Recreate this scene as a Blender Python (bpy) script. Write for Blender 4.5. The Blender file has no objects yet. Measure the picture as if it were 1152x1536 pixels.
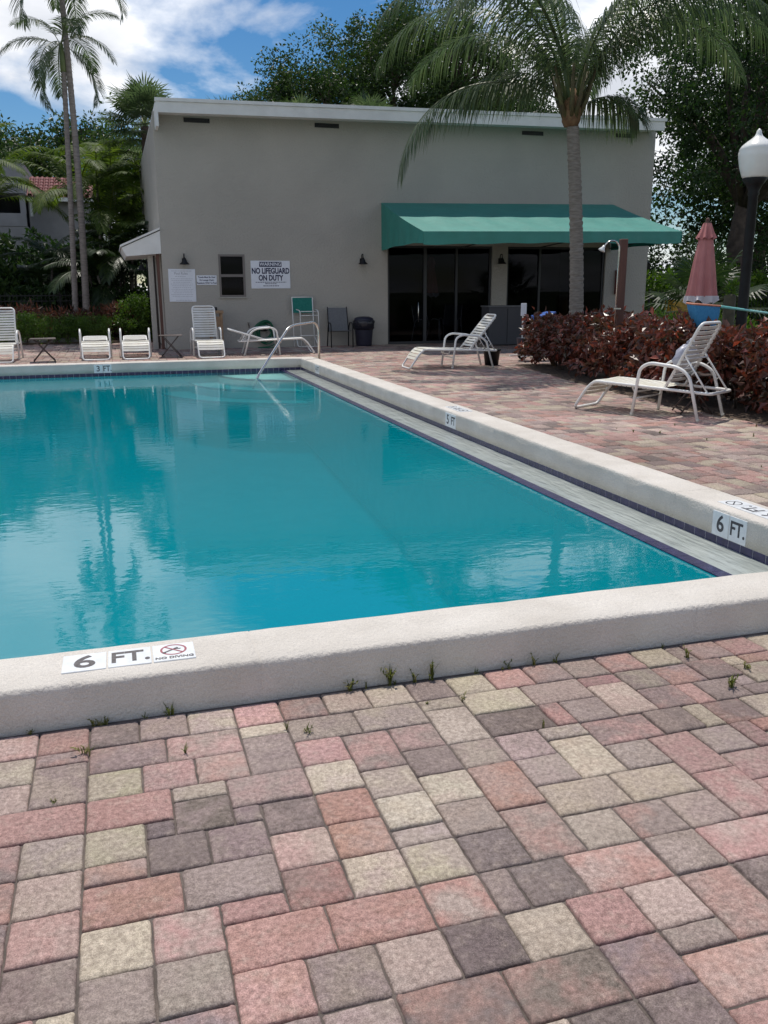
import bpy, bmesh, math, random
import numpy as np
from mathutils import Vector, Matrix
random.seed(7)
RNG = np.random.default_rng(11)
sc = bpy.context.scene
COL = sc.collection
R = math.radians

# ---------------------------------------------------------------- camera
cam_d = bpy.data.cameras.new('camera')
cam = bpy.data.objects.new('camera', cam_d)
COL.objects.link(cam)
cam_d.sensor_fit = 'VERTICAL'
cam_d.sensor_height = 24.0
cam_d.lens = 24.0 * 1305.0 / 1536.0
cam_d.clip_start = 0.05
cam_d.clip_end = 3000.0
P_, Y_, R_ = 0.25078, 0.29309, -0.00515
fw = Vector((math.sin(Y_) * math.cos(P_), math.cos(Y_) * math.cos(P_), -math.sin(P_)))
rt = Vector((math.cos(Y_), -math.sin(Y_), 0))
up = rt.cross(fw)
rt2 = math.cos(R_) * rt + math.sin(R_) * up
up2 = -math.sin(R_) * rt + math.cos(R_) * up
m = Matrix((rt2, up2, -fw)).transposed().to_4x4()
m.translation = Vector((0, 0, 1.44))
cam.matrix_world = m
sc.camera = cam

# ---------------------------------------------------------------- sky, sun, exposure
SUN_EL, SUN_AZ = R(71), R(9)
world = bpy.data.worlds.new('World')
sc.world = world
world.use_nodes = True
nt = world.node_tree
nt.nodes.clear()
N = nt.nodes.new
L = nt.links.new
out = N('ShaderNodeOutputWorld')
bg = N('ShaderNodeBackground')
bg.inputs['Strength'].default_value = 0.072
sky = N('ShaderNodeTexSky')
sky.sky_type = 'NISHITA'
sky.sun_disc = False
sky.sun_elevation = SUN_EL
sky.sun_rotation = SUN_AZ
sky.air_density = 1.0
sky.dust_density = 0.15
sky.ozone_density = 4.0
tc = N('ShaderNodeTexCoord')
sep = N('ShaderNodeSeparateXYZ')
L(tc.outputs['Generated'], sep.inputs[0])
zc = N('ShaderNodeMath'); zc.operation = 'MAXIMUM'; zc.inputs[1].default_value = 0.0
L(sep.outputs['Z'], zc.inputs[0])
za = N('ShaderNodeMath'); za.operation = 'ADD'; za.inputs[1].default_value = 0.22
L(zc.outputs[0], za.inputs[0])
dx = N('ShaderNodeMath'); dx.operation = 'DIVIDE'
dy = N('ShaderNodeMath'); dy.operation = 'DIVIDE'
L(sep.outputs['X'], dx.inputs[0]); L(za.outputs[0], dx.inputs[1])
L(sep.outputs['Y'], dy.inputs[0]); L(za.outputs[0], dy.inputs[1])
cmb = N('ShaderNodeCombineXYZ')
L(dx.outputs[0], cmb.inputs[0]); L(dy.outputs[0], cmb.inputs[1])
cmb.inputs[2].default_value = 42.7708
cn = N('ShaderNodeTexNoise')
cn.inputs['Scale'].default_value = 1.2
cn.inputs['Detail'].default_value = 9
cn.inputs['Roughness'].default_value = 0.56
cn.inputs['Distortion'].default_value = 0.25
L(cmb.outputs[0], cn.inputs['Vector'])
cr = N('ShaderNodeValToRGB')
cr.color_ramp.elements[0].position = 0.44
cr.color_ramp.elements[1].position = 0.565
L(cn.outputs['Fac'], cr.inputs[0])
cn2 = N('ShaderNodeTexNoise')
cn2.inputs['Scale'].default_value = 2.6
cn2.inputs['Detail'].default_value = 6
L(cmb.outputs[0], cn2.inputs['Vector'])
cc = N('ShaderNodeValToRGB')
cc.color_ramp.elements[0].position = 0.38
cc.color_ramp.elements[0].color = (10.0, 10.5, 11.5, 1)
cc.color_ramp.elements[1].position = 0.66
cc.color_ramp.elements[1].color = (17.5, 17.6, 18.0, 1)
L(cn2.outputs['Fac'], cc.inputs[0])
mx = N('ShaderNodeMix'); mx.data_type = 'RGBA'
L(cr.outputs['Color'], mx.inputs[0])
hs_ = N('ShaderNodeHueSaturation'); hs_.inputs['Saturation'].default_value = 1.3; hs_.inputs['Value'].default_value = 1.25
L(sky.outputs[0], hs_.inputs['Color'])
L(hs_.outputs[0], mx.inputs[6]); L(cc.outputs['Color'], mx.inputs[7])
L(mx.outputs[2], bg.inputs['Color'])
L(bg.outputs[0], out.inputs['Surface'])

sun_d = bpy.data.lights.new('sun', 'SUN')
sun_d.energy = 3.75
sun_d.angle = R(0.55)
sun_d.color = (1.0, 0.945, 0.86)
sun = bpy.data.objects.new('sun', sun_d)
COL.objects.link(sun)
to_sun = Vector((math.sin(SUN_AZ) * math.cos(SUN_EL), math.cos(SUN_AZ) * math.cos(SUN_EL), math.sin(SUN_EL)))
sun.rotation_euler = to_sun.to_track_quat('Z', 'Y').to_euler()
sun.location = (0, 0, 30)

sc.view_settings.view_transform = 'Standard'
sc.view_settings.look = 'None'
sc.view_settings.exposure = 0.0
sc.view_settings.gamma = 1.0
sc.view_settings.use_curve_mapping = False
sc.cycles.max_bounces = 8
sc.cycles.transparent_max_bounces = 12
sc.cycles.sample_clamp_indirect = 6.0
sc.cycles.use_denoising = True

# ---------------------------------------------------------------- helpers
MATS = {}

def new_mat(name):
    mt = bpy.data.materials.new(name)
    mt.use_nodes = True
    n = mt.node_tree
    b = n.nodes['Principled BSDF']
    MATS[name] = mt
    return mt, n, b

def mat(name, col, rough=0.6, col2=None, scale=8.0, bump=0.0, bscale=60.0, metal=0.0, spec=0.5, detail=5.0, lo=0.35, hi=0.65, speck=0.0, coat=0.0, bdist=0.01, stretch=None):
    """procedural principled material: two-colour noise, fine speckle and bump"""
    mt, n, b = new_mat(name)
    b.inputs['Roughness'].default_value = rough
    b.inputs['Metallic'].default_value = metal
    b.inputs['Specular IOR Level'].default_value = spec
    b.inputs['Coat Weight'].default_value = coat
    b.inputs['Coat Roughness'].default_value = 0.15
    g = n.nodes.new('ShaderNodeNewGeometry')
    src = g.outputs['Position']
    if stretch:
        mp = n.nodes.new('ShaderNodeMapping'); mp.inputs['Scale'].default_value = stretch
        n.links.new(src, mp.inputs['Vector']); src = mp.outputs[0]
    c = None
    if col2 is not None:
        t = n.nodes.new('ShaderNodeTexNoise'); t.inputs['Scale'].default_value = scale; t.inputs['Detail'].default_value = detail
        n.links.new(src, t.inputs['Vector'])
        r = n.nodes.new('ShaderNodeValToRGB')
        r.color_ramp.elements[0].position = lo; r.color_ramp.elements[1].position = hi
        r.color_ramp.elements[0].color = (*col, 1); r.color_ramp.elements[1].color = (*col2, 1)
        n.links.new(t.outputs['Fac'], r.inputs[0]); c = r.outputs[0]
    if speck:
        t = n.nodes.new('ShaderNodeTexNoise'); t.inputs['Scale'].default_value = 220; t.inputs['Detail'].default_value = 2
        n.links.new(g.outputs['Position'], t.inputs['Vector'])
        mr = n.nodes.new('ShaderNodeMapRange'); mr.inputs[1].default_value = 0.3; mr.inputs[2].default_value = 0.7
        mr.inputs[3].default_value = 1 - speck; mr.inputs[4].default_value = 1 + speck
        n.links.new(t.outputs['Fac'], mr.inputs[0])
        mm = n.nodes.new('ShaderNodeMix'); mm.data_type = 'RGBA'; mm.blend_type = 'MULTIPLY'; mm.inputs[0].default_value = 1
        if c: n.links.new(c, mm.inputs[6])
        else: mm.inputs[6].default_value = (*col, 1)
        n.links.new(mr.outputs[0], mm.inputs[7]); c = mm.outputs[2]
    if c: n.links.new(c, b.inputs['Base Color'])
    else: b.inputs['Base Color'].default_value = (*col, 1)
    if bump:
        t = n.nodes.new('ShaderNodeTexNoise'); t.inputs['Scale'].default_value = bscale; t.inputs['Detail'].default_value = 4
        n.links.new(src, t.inputs['Vector'])
        bp = n.nodes.new('ShaderNodeBump'); bp.inputs['Strength'].default_value = bump; bp.inputs['Distance'].default_value = bdist
        n.links.new(t.outputs['Fac'], bp.inputs['Height']); n.links.new(bp.outputs[0], b.inputs['Normal'])
    return mt

def leaf_mat(name, c1, c2, c3, trans=0.35, rough=0.45, spec=0.4):
    """leaf: colour from the per-leaf value attribute 'shade', diffuse + translucent + gloss"""
    mt, n, b = new_mat(name)
    at = n.nodes.new('ShaderNodeAttribute'); at.attribute_name = 'shade'
    r = n.nodes.new('ShaderNodeValToRGB')
    r.color_ramp.elements[0].color = (*c1, 1); r.color_ramp.elements[1].color = (*c3, 1)
    e = r.color_ramp.elements.new(0.55); e.color = (*c2, 1)
    n.links.new(at.outputs['Fac'], r.inputs[0])
    n.links.new(r.outputs[0], b.inputs['Base Color'])
    b.inputs['Roughness'].default_value = rough; b.inputs['Specular IOR Level'].default_value = spec
    tr = n.nodes.new('ShaderNodeBsdfTranslucent')
    hs = n.nodes.new('ShaderNodeHueSaturation'); hs.inputs['Value'].default_value = 1.35; hs.inputs['Saturation'].default_value = 1.15
    n.links.new(r.outputs[0], hs.inputs['Color']); n.links.new(hs.outputs[0], tr.inputs['Color'])
    ms = n.nodes.new('ShaderNodeMixShader'); ms.inputs[0].default_value = trans
    n.links.new(b.outputs[0], ms.inputs[1]); n.links.new(tr.outputs[0], ms.inputs[2])
    n.links.new(ms.outputs[0], n.nodes['Material Output'].inputs['Surface'])
    return mt

class MB:
    """mesh builder: collects shapes, build() links them as ONE mesh object"""
    def __init__(s): s.v = []; s.f = []; s.sm = []
    def add(s, vs, fs, smooth=False):
        o = len(s.v); s.v += [tuple(p) for p in vs]; s.f += [tuple(i + o for i in f) for f in fs]; s.sm += [smooth] * len(fs); return s
    def box(s, x0, x1, y0, y1, z0, z1):
        return s.add([(x0, y0, z0), (x1, y0, z0), (x1, y1, z0), (x0, y1, z0), (x0, y0, z1), (x1, y0, z1), (x1, y1, z1), (x0, y1, z1)],
                     [(0, 3, 2, 1), (4, 5, 6, 7), (0, 1, 5, 4), (1, 2, 6, 5), (2, 3, 7, 6), (3, 0, 4, 7)])
    def bar(s, a, b, w, h=None):
        a, b = Vector(a), Vector(b); h = h or w; d = (b - a).normalized()
        q = Vector((0, 0, 1)) if abs(d.z) < .95 else Vector((1, 0, 0))
        u = d.cross(q).normalized() * w / 2; v = u.cross(d).normalized() * h / 2
        return s.add([a - u - v, a + u - v, a + u + v, a - u + v, b - u - v, b + u - v, b + u + v, b - u + v],
                     [(0, 3, 2, 1), (4, 5, 6, 7), (0, 1, 5, 4), (1, 2, 6, 5), (2, 3, 7, 6), (3, 0, 4, 7)])
    def tube(s, pts, r, n=8, closed=False, cap=True):
        pts = [Vector(p) for p in pts]; k = len(pts)
        rs = r if isinstance(r, (list, tuple)) else [r] * k
        ring = []; prev = None
        for i, p in enumerate(pts):
            if closed: d = pts[(i + 1) % k] - pts[i - 1]
            else: d = pts[min(i + 1, k - 1)] - pts[max(i - 1, 0)]
            d.normalize()
            if prev is None:
                q = Vector((0, 0, 1)) if abs(d.z) < .9 else Vector((1, 0, 0))
                u = d.cross(q).normalized()
            else:
                u = (prev - d * prev.dot(d)).normalized()
            prev = u; w = d.cross(u)
            ring.append([p + (u * math.cos(2 * math.pi * j / n) + w * math.sin(2 * math.pi * j / n)) * rs[i] for j in range(n)])
        vs = [v for q in ring for v in q]; fs = []
        for i in range(k if closed else k - 1):
            i2 = (i + 1) % k; sh = 0
            if closed and i2 == 0:
                sh = min(range(n), key=lambda t: (ring[i][0] - ring[0][t]).length)
            for j in range(n):
                fs.append((i * n + j, i * n + (j + 1) % n, i2 * n + (j + 1 + sh) % n, i2 * n + (j + sh) % n))
        if cap and not closed:
            fs.append(tuple(range(n))[::-1]); fs.append(tuple((k - 1) * n + j for j in range(n)))
        return s.add(vs, fs, True)
    def lathe(s, prof, c=(0, 0, 0), n=24, wob=None):
        vs = []; fs = []
        for i, (r, z) in enumerate(prof):
            for j in range(n):
                a = 2 * math.pi * j / n; rr = r * (wob(a, i) if wob else 1)
                vs.append((c[0] + rr * math.cos(a), c[1] + rr * math.sin(a), c[2] + z))
        for i in range(len(prof) - 1):
            for j in range(n):
                fs.append((i * n + j, i * n + (j + 1) % n, (i + 1) * n + (j + 1) % n, (i + 1) * n + j))
        fs.append(tuple(range(n))[::-1]); fs.append(tuple((len(prof) - 1) * n + j for j in range(n)))
        return s.add(vs, fs, True)
    def mesh(s, name, material=None):
        me = bpy.data.meshes.new(name); me.from_pydata(s.v, [], s.f)
        me.polygons.foreach_set('use_smooth', s.sm)
        if material: me.materials.append(material)
        me.update(); return me
    def build(s, name, material, parent=None, bevel=0.0, seg=2):
        o = bpy.data.objects.new(name, s.mesh(name, material)); COL.objects.link(o); o.parent = parent
        if bevel:
            b = o.modifiers.new('bevel', 'BEVEL'); b.width = bevel; b.segments = seg; b.limit_method = 'ANGLE'; b.angle_limit = R(40)
        return o

def link_mesh(name, me, parent=None, loc=None):
    o = bpy.data.objects.new(name, me); COL.objects.link(o); o.parent = parent
    if loc is not None: o.location = loc
    return o

def empty(name, loc=(0, 0, 0), rz=0.0):
    o = bpy.data.objects.new(name, None); COL.objects.link(o); o.location = loc; o.rotation_euler = (0, 0, rz); o.empty_display_size = .1
    return o

def tag(o, label=None, cat=None, group=None, kind=None):
    if label: o['label'] = label
    if cat: o['category'] = cat
    if group: o['group'] = group
    if kind: o['kind'] = kind
    return o

def copy_tree(o, parent=None):
    c = o.copy(); COL.objects.link(c); c.parent = parent
    for ch in [x for x in o.children]:
        copy_tree(ch, c)
    return c

def fillet(pts, r, k=5, closed=False):
    """polyline with rounded corners"""
    pts = [Vector(p) for p in pts]; n = len(pts); o = []
    for i, p in enumerate(pts):
        if not closed and i in (0, n - 1): o.append(p); continue
        a, b = pts[i - 1], pts[(i + 1) % n]
        da, db = (a - p), (b - p); rr = min(r, da.length * .48, db.length * .48)
        A, B = p + da.normalized() * rr, p + db.normalized() * rr
        for t in range(k + 1):
            t /= k; o.append(A * (1 - t) ** 2 + p * 2 * t * (1 - t) + B * t * t)
    return o

_font_cache = {}
def text_mesh(txt, size, extrude=0.0006, bold=0.0, sx=1.0):
    cu = bpy.data.curves.new('lettering', 'FONT'); cu.body = txt; cu.size = size; cu.extrude = extrude; cu.offset = bold
    cu.align_x = 'CENTER'; cu.align_y = 'CENTER'; cu.resolution_u = 4
    ob = bpy.data.objects.new('lettering', cu); COL.objects.link(ob)
    bpy.context.view_layer.update()
    dg = bpy.context.evaluated_depsgraph_get()
    me = bpy.data.meshes.new_from_object(ob.evaluated_get(dg))
    bpy.data.objects.remove(ob); bpy.data.curves.remove(cu)
    if sx != 1.0: me.transform(Matrix.Scale(sx, 4, (1, 0, 0)))
    return me

def lettering(txt, size, material, parent, M, bold=0.0, sx=1.0, name='lettering'):
    """text laid in the xy plane of M (its z is the outward normal)"""
    me = text_mesh(txt, size, bold=bold, sx=sx); me.materials.clear(); me.materials.append(material)
    o = link_mesh(name, me, parent); o.matrix_local = M; return o

def frame_mat(origin, xdir, ydir):
    x = Vector(xdir).normalized(); y = Vector(ydir).normalized(); z = x.cross(y)
    q = Matrix((x, y, z)).transposed().to_4x4(); q.translation = Vector(origin); return q

# fast quad clouds (leaves): arrays of quads -> one mesh with a 'shade' face attribute
def quads_mesh(name, Q, shade, material):
    """Q: (n,4,3)"""
    n = len(Q); me = bpy.data.meshes.new(name)
    me.vertices.add(4 * n); me.vertices.foreach_set('co', np.ascontiguousarray(Q, dtype=np.float32).ravel())
    me.loops.add(4 * n); me.loops.foreach_set('vertex_index', np.arange(4 * n, dtype=np.int32))
    me.polygons.add(n); me.polygons.foreach_set('loop_start', np.arange(0, 4 * n, 4, dtype=np.int32))
    me.materials.append(material); me.update(calc_edges=True)
    at = me.attributes.new('shade', 'FLOAT', 'FACE'); at.data.foreach_set('value', np.asarray(shade, dtype=np.float32))
    return me

def rand_dirs(n, rng):
    d = rng.normal(size=(n, 3)); return d / np.linalg.norm(d, axis=1, keepdims=True)

def leaf_quads(C, A, Bv, ln, wd, fold=0.25):
    """pointed leaves as two bent quads each: C base (n,3), A axis, Bv side, ln, wd (n,)"""
    ln = ln[:, None]; wd = wd[:, None]; Nn = np.cross(A, Bv)
    p0 = C; m1 = C + A * ln * .5 + Nn * wd * fold * .0; tip = C + A * ln - Nn * ln * .12
    l = C + A * ln * .45 + Bv * wd * .5 + Nn * wd * fold; r = C + A * ln * .45 - Bv * wd * .5 + Nn * wd * fold
    q1 = np.stack([p0, r, tip, m1], 1); q2 = np.stack([p0, m1, tip, l], 1)
    return np.concatenate([q1, q2], 0)

def leaf_cloud(centers, radii, per, ln, wd, rng, upbias=0.25, shell=0.5, flat=1.0):
    """clumps of leaves; returns quads and shade (outer leaves lighter kinds vary at random)"""
    k = len(centers); n = k * per
    cid = np.repeat(np.arange(k), per)
    d = rand_dirs(n, rng); rr = rng.random(n) ** shell
    off = d * (radii[cid] * rr)[:, None]; off[:, 2] *= flat
    C = centers[cid] + off
    A = d * .6 + rand_dirs(n, rng) * .8; A[:, 2] -= upbias; A /= np.linalg.norm(A, axis=1, keepdims=True)
    B = np.cross(A, rand_dirs(n, rng)); B /= np.linalg.norm(B, axis=1, keepdims=True) + 1e-9
    s = rng.uniform(.65, 1.3, n)
    Q = leaf_quads(C, A, B, ln * s, wd * s)
    sh = np.clip(rng.normal(.42, .2, n) + (rng.random(k)[cid] - .5) * .35, 0, 1)
    return Q, np.concatenate([sh, sh])

# ---------------------------------------------------------------- materials
M_STUCCO = mat('coping_render', (0.53, 0.49, 0.44), .9, (0.62, 0.58, 0.53), 3.2, .7, 70, speck=.13, bdist=.012, detail=9)
M_WALL = mat('wall_stucco', (0.355, 0.335, 0.30), .9, (0.405, 0.38, 0.34), .6, 1.0, 20, bdist=.02, speck=.05, detail=8)
M_SIDEWALL = M_WALL
M_TRIM = mat('white_trim', (0.66, 0.65, 0.63), .55, (0.74, 0.73, 0.71), 3, .1, 20)
M_WHITE = mat('white_tube', (0.78, 0.775, 0.75), .32, (0.70, 0.69, 0.66), 14, lo=.5, hi=.8)
M_STRAP = mat('vinyl_strap', (0.66, 0.63, 0.52), .5, (0.74, 0.72, 0.66), 6)
M_STRAPW = mat('vinyl_strap_white', (0.70, 0.70, 0.68), .5, (0.62, 0.60, 0.54), 5)
M_TILE = mat('navy_tile', (0.016, 0.014, 0.055), .2, (0.034, 0.026, 0.095), 25, .08, 60)
M_GROUT = mat('tile_grout', (0.50, 0.49, 0.54), .8)
M_MARK = mat('marker_tile', (0.76, 0.78, 0.79), .3, (0.68, 0.70, 0.72), 30)
M_INK = mat('marker_ink', (0.035, 0.035, 0.045), .5, (0.06, 0.055, 0.06), 60)
M_INKTOP = mat('worn_ink', (0.07, 0.06, 0.06), .6, (0.13, 0.12, 0.12), 90)
M_RED = mat('worn_red', (0.33, 0.10, 0.12), .6)
M_PLASTER = mat('pool_plaster', (0.50, 0.66, 0.66), .7, (0.58, 0.70, 0.69), 3)
M_STEP = mat('step_plaster', (0.74, 0.78, 0.76), .7, (0.80, 0.82, 0.80), 3)
M_STEEL = mat('stainless', (0.62, 0.61, 0.58), .22, metal=1.0)
M_BLACK = mat('black_metal', (0.006, 0.006, 0.007), .5, (0.010, 0.010, 0.012), 12, spec=.3)
M_DARKFRAME = mat('bronze_frame', (0.03, 0.032, 0.036), .45)
M_BROWN = mat('brown_metal', (0.07, 0.05, 0.045), .5)
M_WOOD = mat('red_wood', (0.125, 0.056, 0.042), .7, (0.09, 0.042, 0.032), 4, .3, 30, stretch=(8, 8, .6))
M_TAN = mat('tan_wood', (0.34, 0.22, 0.13), .7, (0.26, 0.16, 0.09), 6, .2, 30)
M_SIGN = mat('sign_white', (0.72, 0.74, 0.80), .4, (0.68, 0.70, 0.76), 9)
M_SIGNINK = mat('sign_ink', (0.012, 0.014, 0.06), .5)
M_SIGNGREY = mat('sign_grey_print', (0.38, 0.38, 0.44), .6)
M_GREEN = mat('awning_canvas', (0.006, 0.195, 0.16), .5, (0.010, 0.225, 0.185), 2.2, .5, 4.0, spec=.85, bdist=.03)
M_TEAL = mat('teal_sling', (0.0, 0.16, 0.13), .7, (0.01, 0.19, 0.155), 20)
M_GREYMESH = mat('grey_mesh', (0.12, 0.125, 0.135), .8, (0.15, 0.155, 0.165), 30)
M_BAG = mat('bin_liner', (0.012, 0.012, 0.02), .18, bump=.6, bscale=16, bdist=.03)
M_BIN = mat('bin_navy', (0.012, 0.012, 0.03), .5)
M_HOSE = mat('green_hose', (0.0, 0.10, 0.045), .4)
M_PINK = mat('umbrella_canvas', (0.45, 0.165, 0.16), .75, (0.50, 0.195, 0.185), 6, .2, 90)
M_FRINGE = mat('white_fringe', (0.60, 0.56, 0.58), .85)
M_NET = mat('blue_net', (0.03, 0.20, 0.42), .7, (0.05, 0.25, 0.48), 40, .3, 200)
M_NETFRAME = mat('orange_frame', (0.55, 0.22, 0.14), .5)
M_AQUA = mat('aqua_pole', (0.22, 0.60, 0.55), .3)
M_GLOBE = mat('lamp_globe', (0.80, 0.80, 0.77), .25, (0.74, 0.74, 0.70), 4)
M_PLASTIC = mat('white_plastic', (0.60, 0.62, 0.72), .3)
M_BLUE = mat('blue_plastic', (0.03, 0.11, 0.42), .4)
M_YELLOW = mat('yellow_paint', (0.45, 0.28, 0.03), .6, (0.30, 0.19, 0.03), 8)
M_ROOFTILE = mat('red_roof_tile', (0.17, 0.028, 0.03), .7, (0.12, 0.02, 0.024), 6)
M_HOUSE = mat('house_wall', (0.33, 0.32, 0.34), .9, (0.27, 0.265, 0.28), 2)
M_BARKG = mat('grey_palm_bark', (0.30, 0.26, 0.235), .9, (0.20, 0.17, 0.155), 3, .6, 14, stretch=(2, 2, 9), bdist=.02)
M_BARKC = mat('coconut_bark', (0.20, 0.175, 0.15), .9, (0.30, 0.27, 0.24), 4, .8, 12, stretch=(2, 2, 10), bdist=.03)
M_BARK = mat('tree_bark', (0.10, 0.075, 0.06), .95, (0.055, 0.042, 0.035), 5, .6, 18, bdist=.03)
M_MULCH = mat('mulch_soil', (0.075, 0.05, 0.038), .95, (0.12, 0.085, 0.06), 14, 1.0, 45, bdist=.03)
M_LAWN = mat('far_lawn', (0.045, 0.075, 0.02), .95, (0.08, 0.10, 0.035), 1.2, .8, 30, bdist=.05)
M_SAND = mat('joint_sand', (0.085, 0.07, 0.062), .95, (0.15, 0.122, 0.108), 10, .6, 120)
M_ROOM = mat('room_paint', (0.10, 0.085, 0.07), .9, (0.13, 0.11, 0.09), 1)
M_STONE = mat('edging_stone', (0.26, 0.24, 0.23), .9, (0.17, 0.16, 0.155), 9, .5, 25)
M_COCOTRIM = mat('frond_base_fibre', (0.13, 0.07, 0.035), .9, (0.20, 0.12, 0.06), 14, .6, 30)

M_LEAF = leaf_mat('leaf_tree', (0.016, 0.038, 0.010), (0.042, 0.080, 0.018), (0.095, 0.14, 0.032), .34)
M_LEAFD = leaf_mat('leaf_dark', (0.012, 0.030, 0.010), (0.030, 0.062, 0.016), (0.075, 0.12, 0.03), .42)
M_LEAFL = leaf_mat('leaf_light', (0.04, 0.085, 0.012), (0.085, 0.16, 0.022), (0.16, 0.24, 0.04), .4)
M_PALM = leaf_mat('leaf_palm', (0.045, 0.080, 0.016), (0.095, 0.145, 0.028), (0.18, 0.22, 0.05), .42, .55, .25)
M_PALMD = leaf_mat('leaf_palm_dark', (0.012, 0.028, 0.010), (0.026, 0.05, 0.016), (0.055, 0.085, 0.025), .3, .42, .4)
M_PALMG = leaf_mat('leaf_palm_grey', (0.038, 0.064, 0.028), (0.078, 0.115, 0.050), (0.155, 0.185, 0.09), .42, .38, .5)
M_REDLEAF = leaf_mat('leaf_red', (0.050, 0.038, 0.020), (0.125, 0.042, 0.030), (0.32, 0.085, 0.055), .30, .33, .6)
M_TILEAF = leaf_mat('leaf_ti', (0.04, 0.028, 0.018), (0.095, 0.04, 0.03), (0.17, 0.085, 0.06), .3)
M_HEDGE = leaf_mat('leaf_hedge', (0.04, 0.085, 0.014), (0.08, 0.15, 0.024), (0.14, 0.22, 0.04), .4)
M_WEED = leaf_mat('leaf_weed', (0.06, 0.09, 0.015), (0.12, 0.14, 0.03), (0.22, 0.20, 0.07), .35)

def paver_mat(name, use_object):
    mt, n, b = new_mat(name)
    b.inputs['Roughness'].default_value = .88; b.inputs['Specular IOR Level'].default_value = .25
    if use_object:
        oi = n.nodes.new('ShaderNodeObjectInfo'); c0 = oi.outputs['Color']
        a2 = n.nodes.new('ShaderNodeAttribute'); a2.attribute_type = 'OBJECT'; a2.attribute_name = 'tint2'; c1 = a2.outputs['Color']
    else:
        at = n.nodes.new('ShaderNodeAttribute'); at.attribute_name = 'tint'; c0 = at.outputs['Color']
        a2 = n.nodes.new('ShaderNodeAttribute'); a2.attribute_name = 'tint2'; c1 = a2.outputs['Color']
    g = n.nodes.new('ShaderNodeNewGeometry')
    def noise(scale, detail=4, rough=.6):
        t = n.nodes.new('ShaderNodeTexNoise'); t.inputs['Scale'].default_value = scale; t.inputs['Detail'].default_value = detail; t.inputs['Roughness'].default_value = rough
        n.links.new(g.outputs['Position'], t.inputs['Vector']); return t
    def ramp(src, a, b_, ca, cb):
        r = n.nodes.new('ShaderNodeValToRGB'); r.color_ramp.elements[0].position = a; r.color_ramp.elements[1].position = b_
        r.color_ramp.elements[0].color = (*ca, 1); r.color_ramp.elements[1].color = (*cb, 1); n.links.new(src, r.inputs[0]); return r.outputs[0]
    def mixc(bl, f, a, b_):
        q = n.nodes.new('ShaderNodeMix'); q.data_type = 'RGBA'; q.blend_type = bl
        if isinstance(f, float): q.inputs[0].default_value = f
        else: n.links.new(f, q.inputs[0])
        n.links.new(a, q.inputs[6])
        if isinstance(b_, tuple): q.inputs[7].default_value = (*b_, 1)
        else: n.links.new(b_, q.inputs[7])
        return q.outputs[2]
    # broad two-tone casting swirl, grime, aggregate speckle
    f1 = ramp(noise(7.5, 3).outputs['Fac'], .42, .60, (0, 0, 0), (1, 1, 1))
    c = mixc('MIX', f1, c0, c1)
    f2 = ramp(noise(26, 4).outputs['Fac'], .52, .72, (0, 0, 0), (.45, .45, .45))
    c = mixc('MIX', f2, c, (0.42, 0.345, 0.295))
    c = mixc('MULTIPLY', 1.0, c, ramp(noise(70, 3).outputs['Fac'], .28, .70, (.60, .58, .57), (1.22, 1.22, 1.22)))
    c = mixc('MIX', ramp(noise(520, 1).outputs['Fac'], .70, .76, (0, 0, 0), (.6, .6, .6)), c, (0.66, 0.62, 0.56))
    c = mixc('MULTIPLY', 1.0, c, ramp(noise(330, 2).outputs['Fac'], .32, .66, (.66, .66, .66), (1.25, 1.25, 1.25)))
    c = mixc('MIX', ramp(noise(2.3, 5, .65).outputs['Fac'], .50, .72, (0, 0, 0), (.35, .35, .35)), c, (0.26, 0.205, 0.185))
    c = mixc('MULTIPLY', 1.0, c, ramp(noise(.55, 3).outputs['Fac'], .30, .62, (.70, .68, .66), (1.06, 1.06, 1.06)))
    n.links.new(c, b.inputs['Base Color'])
    bp = n.nodes.new('ShaderNodeBump'); bp.inputs['Strength'].default_value = .55; bp.inputs['Distance'].default_value = .004
    n.links.new(noise(160, 5, .7).outputs['Fac'], bp.inputs['Height'])
    bp2 = n.nodes.new('ShaderNodeBump'); bp2.inputs['Strength'].default_value = .4; bp2.inputs['Distance'].default_value = .02
    n.links.new(noise(14, 3).outputs['Fac'], bp2.inputs['Height']); n.links.new(bp2.outputs[0], bp.inputs['Normal'])
    n.links.new(bp.outputs[0], b.inputs['Normal'])
    return mt
M_PAVER = paver_mat('paver_concrete', True)
M_PAVERFAR = paver_mat('paver_concrete_far', False)

def glass_mat():
    mt, n, b = new_mat('dark_glass')
    n.nodes.remove(b)
    gl = n.nodes.new('ShaderNodeBsdfGlossy'); gl.inputs['Roughness'].default_value = .01; gl.inputs['Color'].default_value = (.9, .93, 1, 1)
    tr = n.nodes.new('ShaderNodeBsdfTransparent'); tr.inputs['Color'].default_value = (.50, .51, .54, 1)
    fr = n.nodes.new('ShaderNodeFresnel'); fr.inputs['IOR'].default_value = 1.16
    ms = n.nodes.new('ShaderNodeMixShader')
    n.links.new(fr.outputs[0], ms.inputs[0]); n.links.new(tr.outputs[0], ms.inputs[1]); n.links.new(gl.outputs[0], ms.inputs[2])
    n.links.new(ms.outputs[0], n.nodes['Material Output'].inputs['Surface'])
    return mt
M_GLASS = glass_mat()

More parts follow.
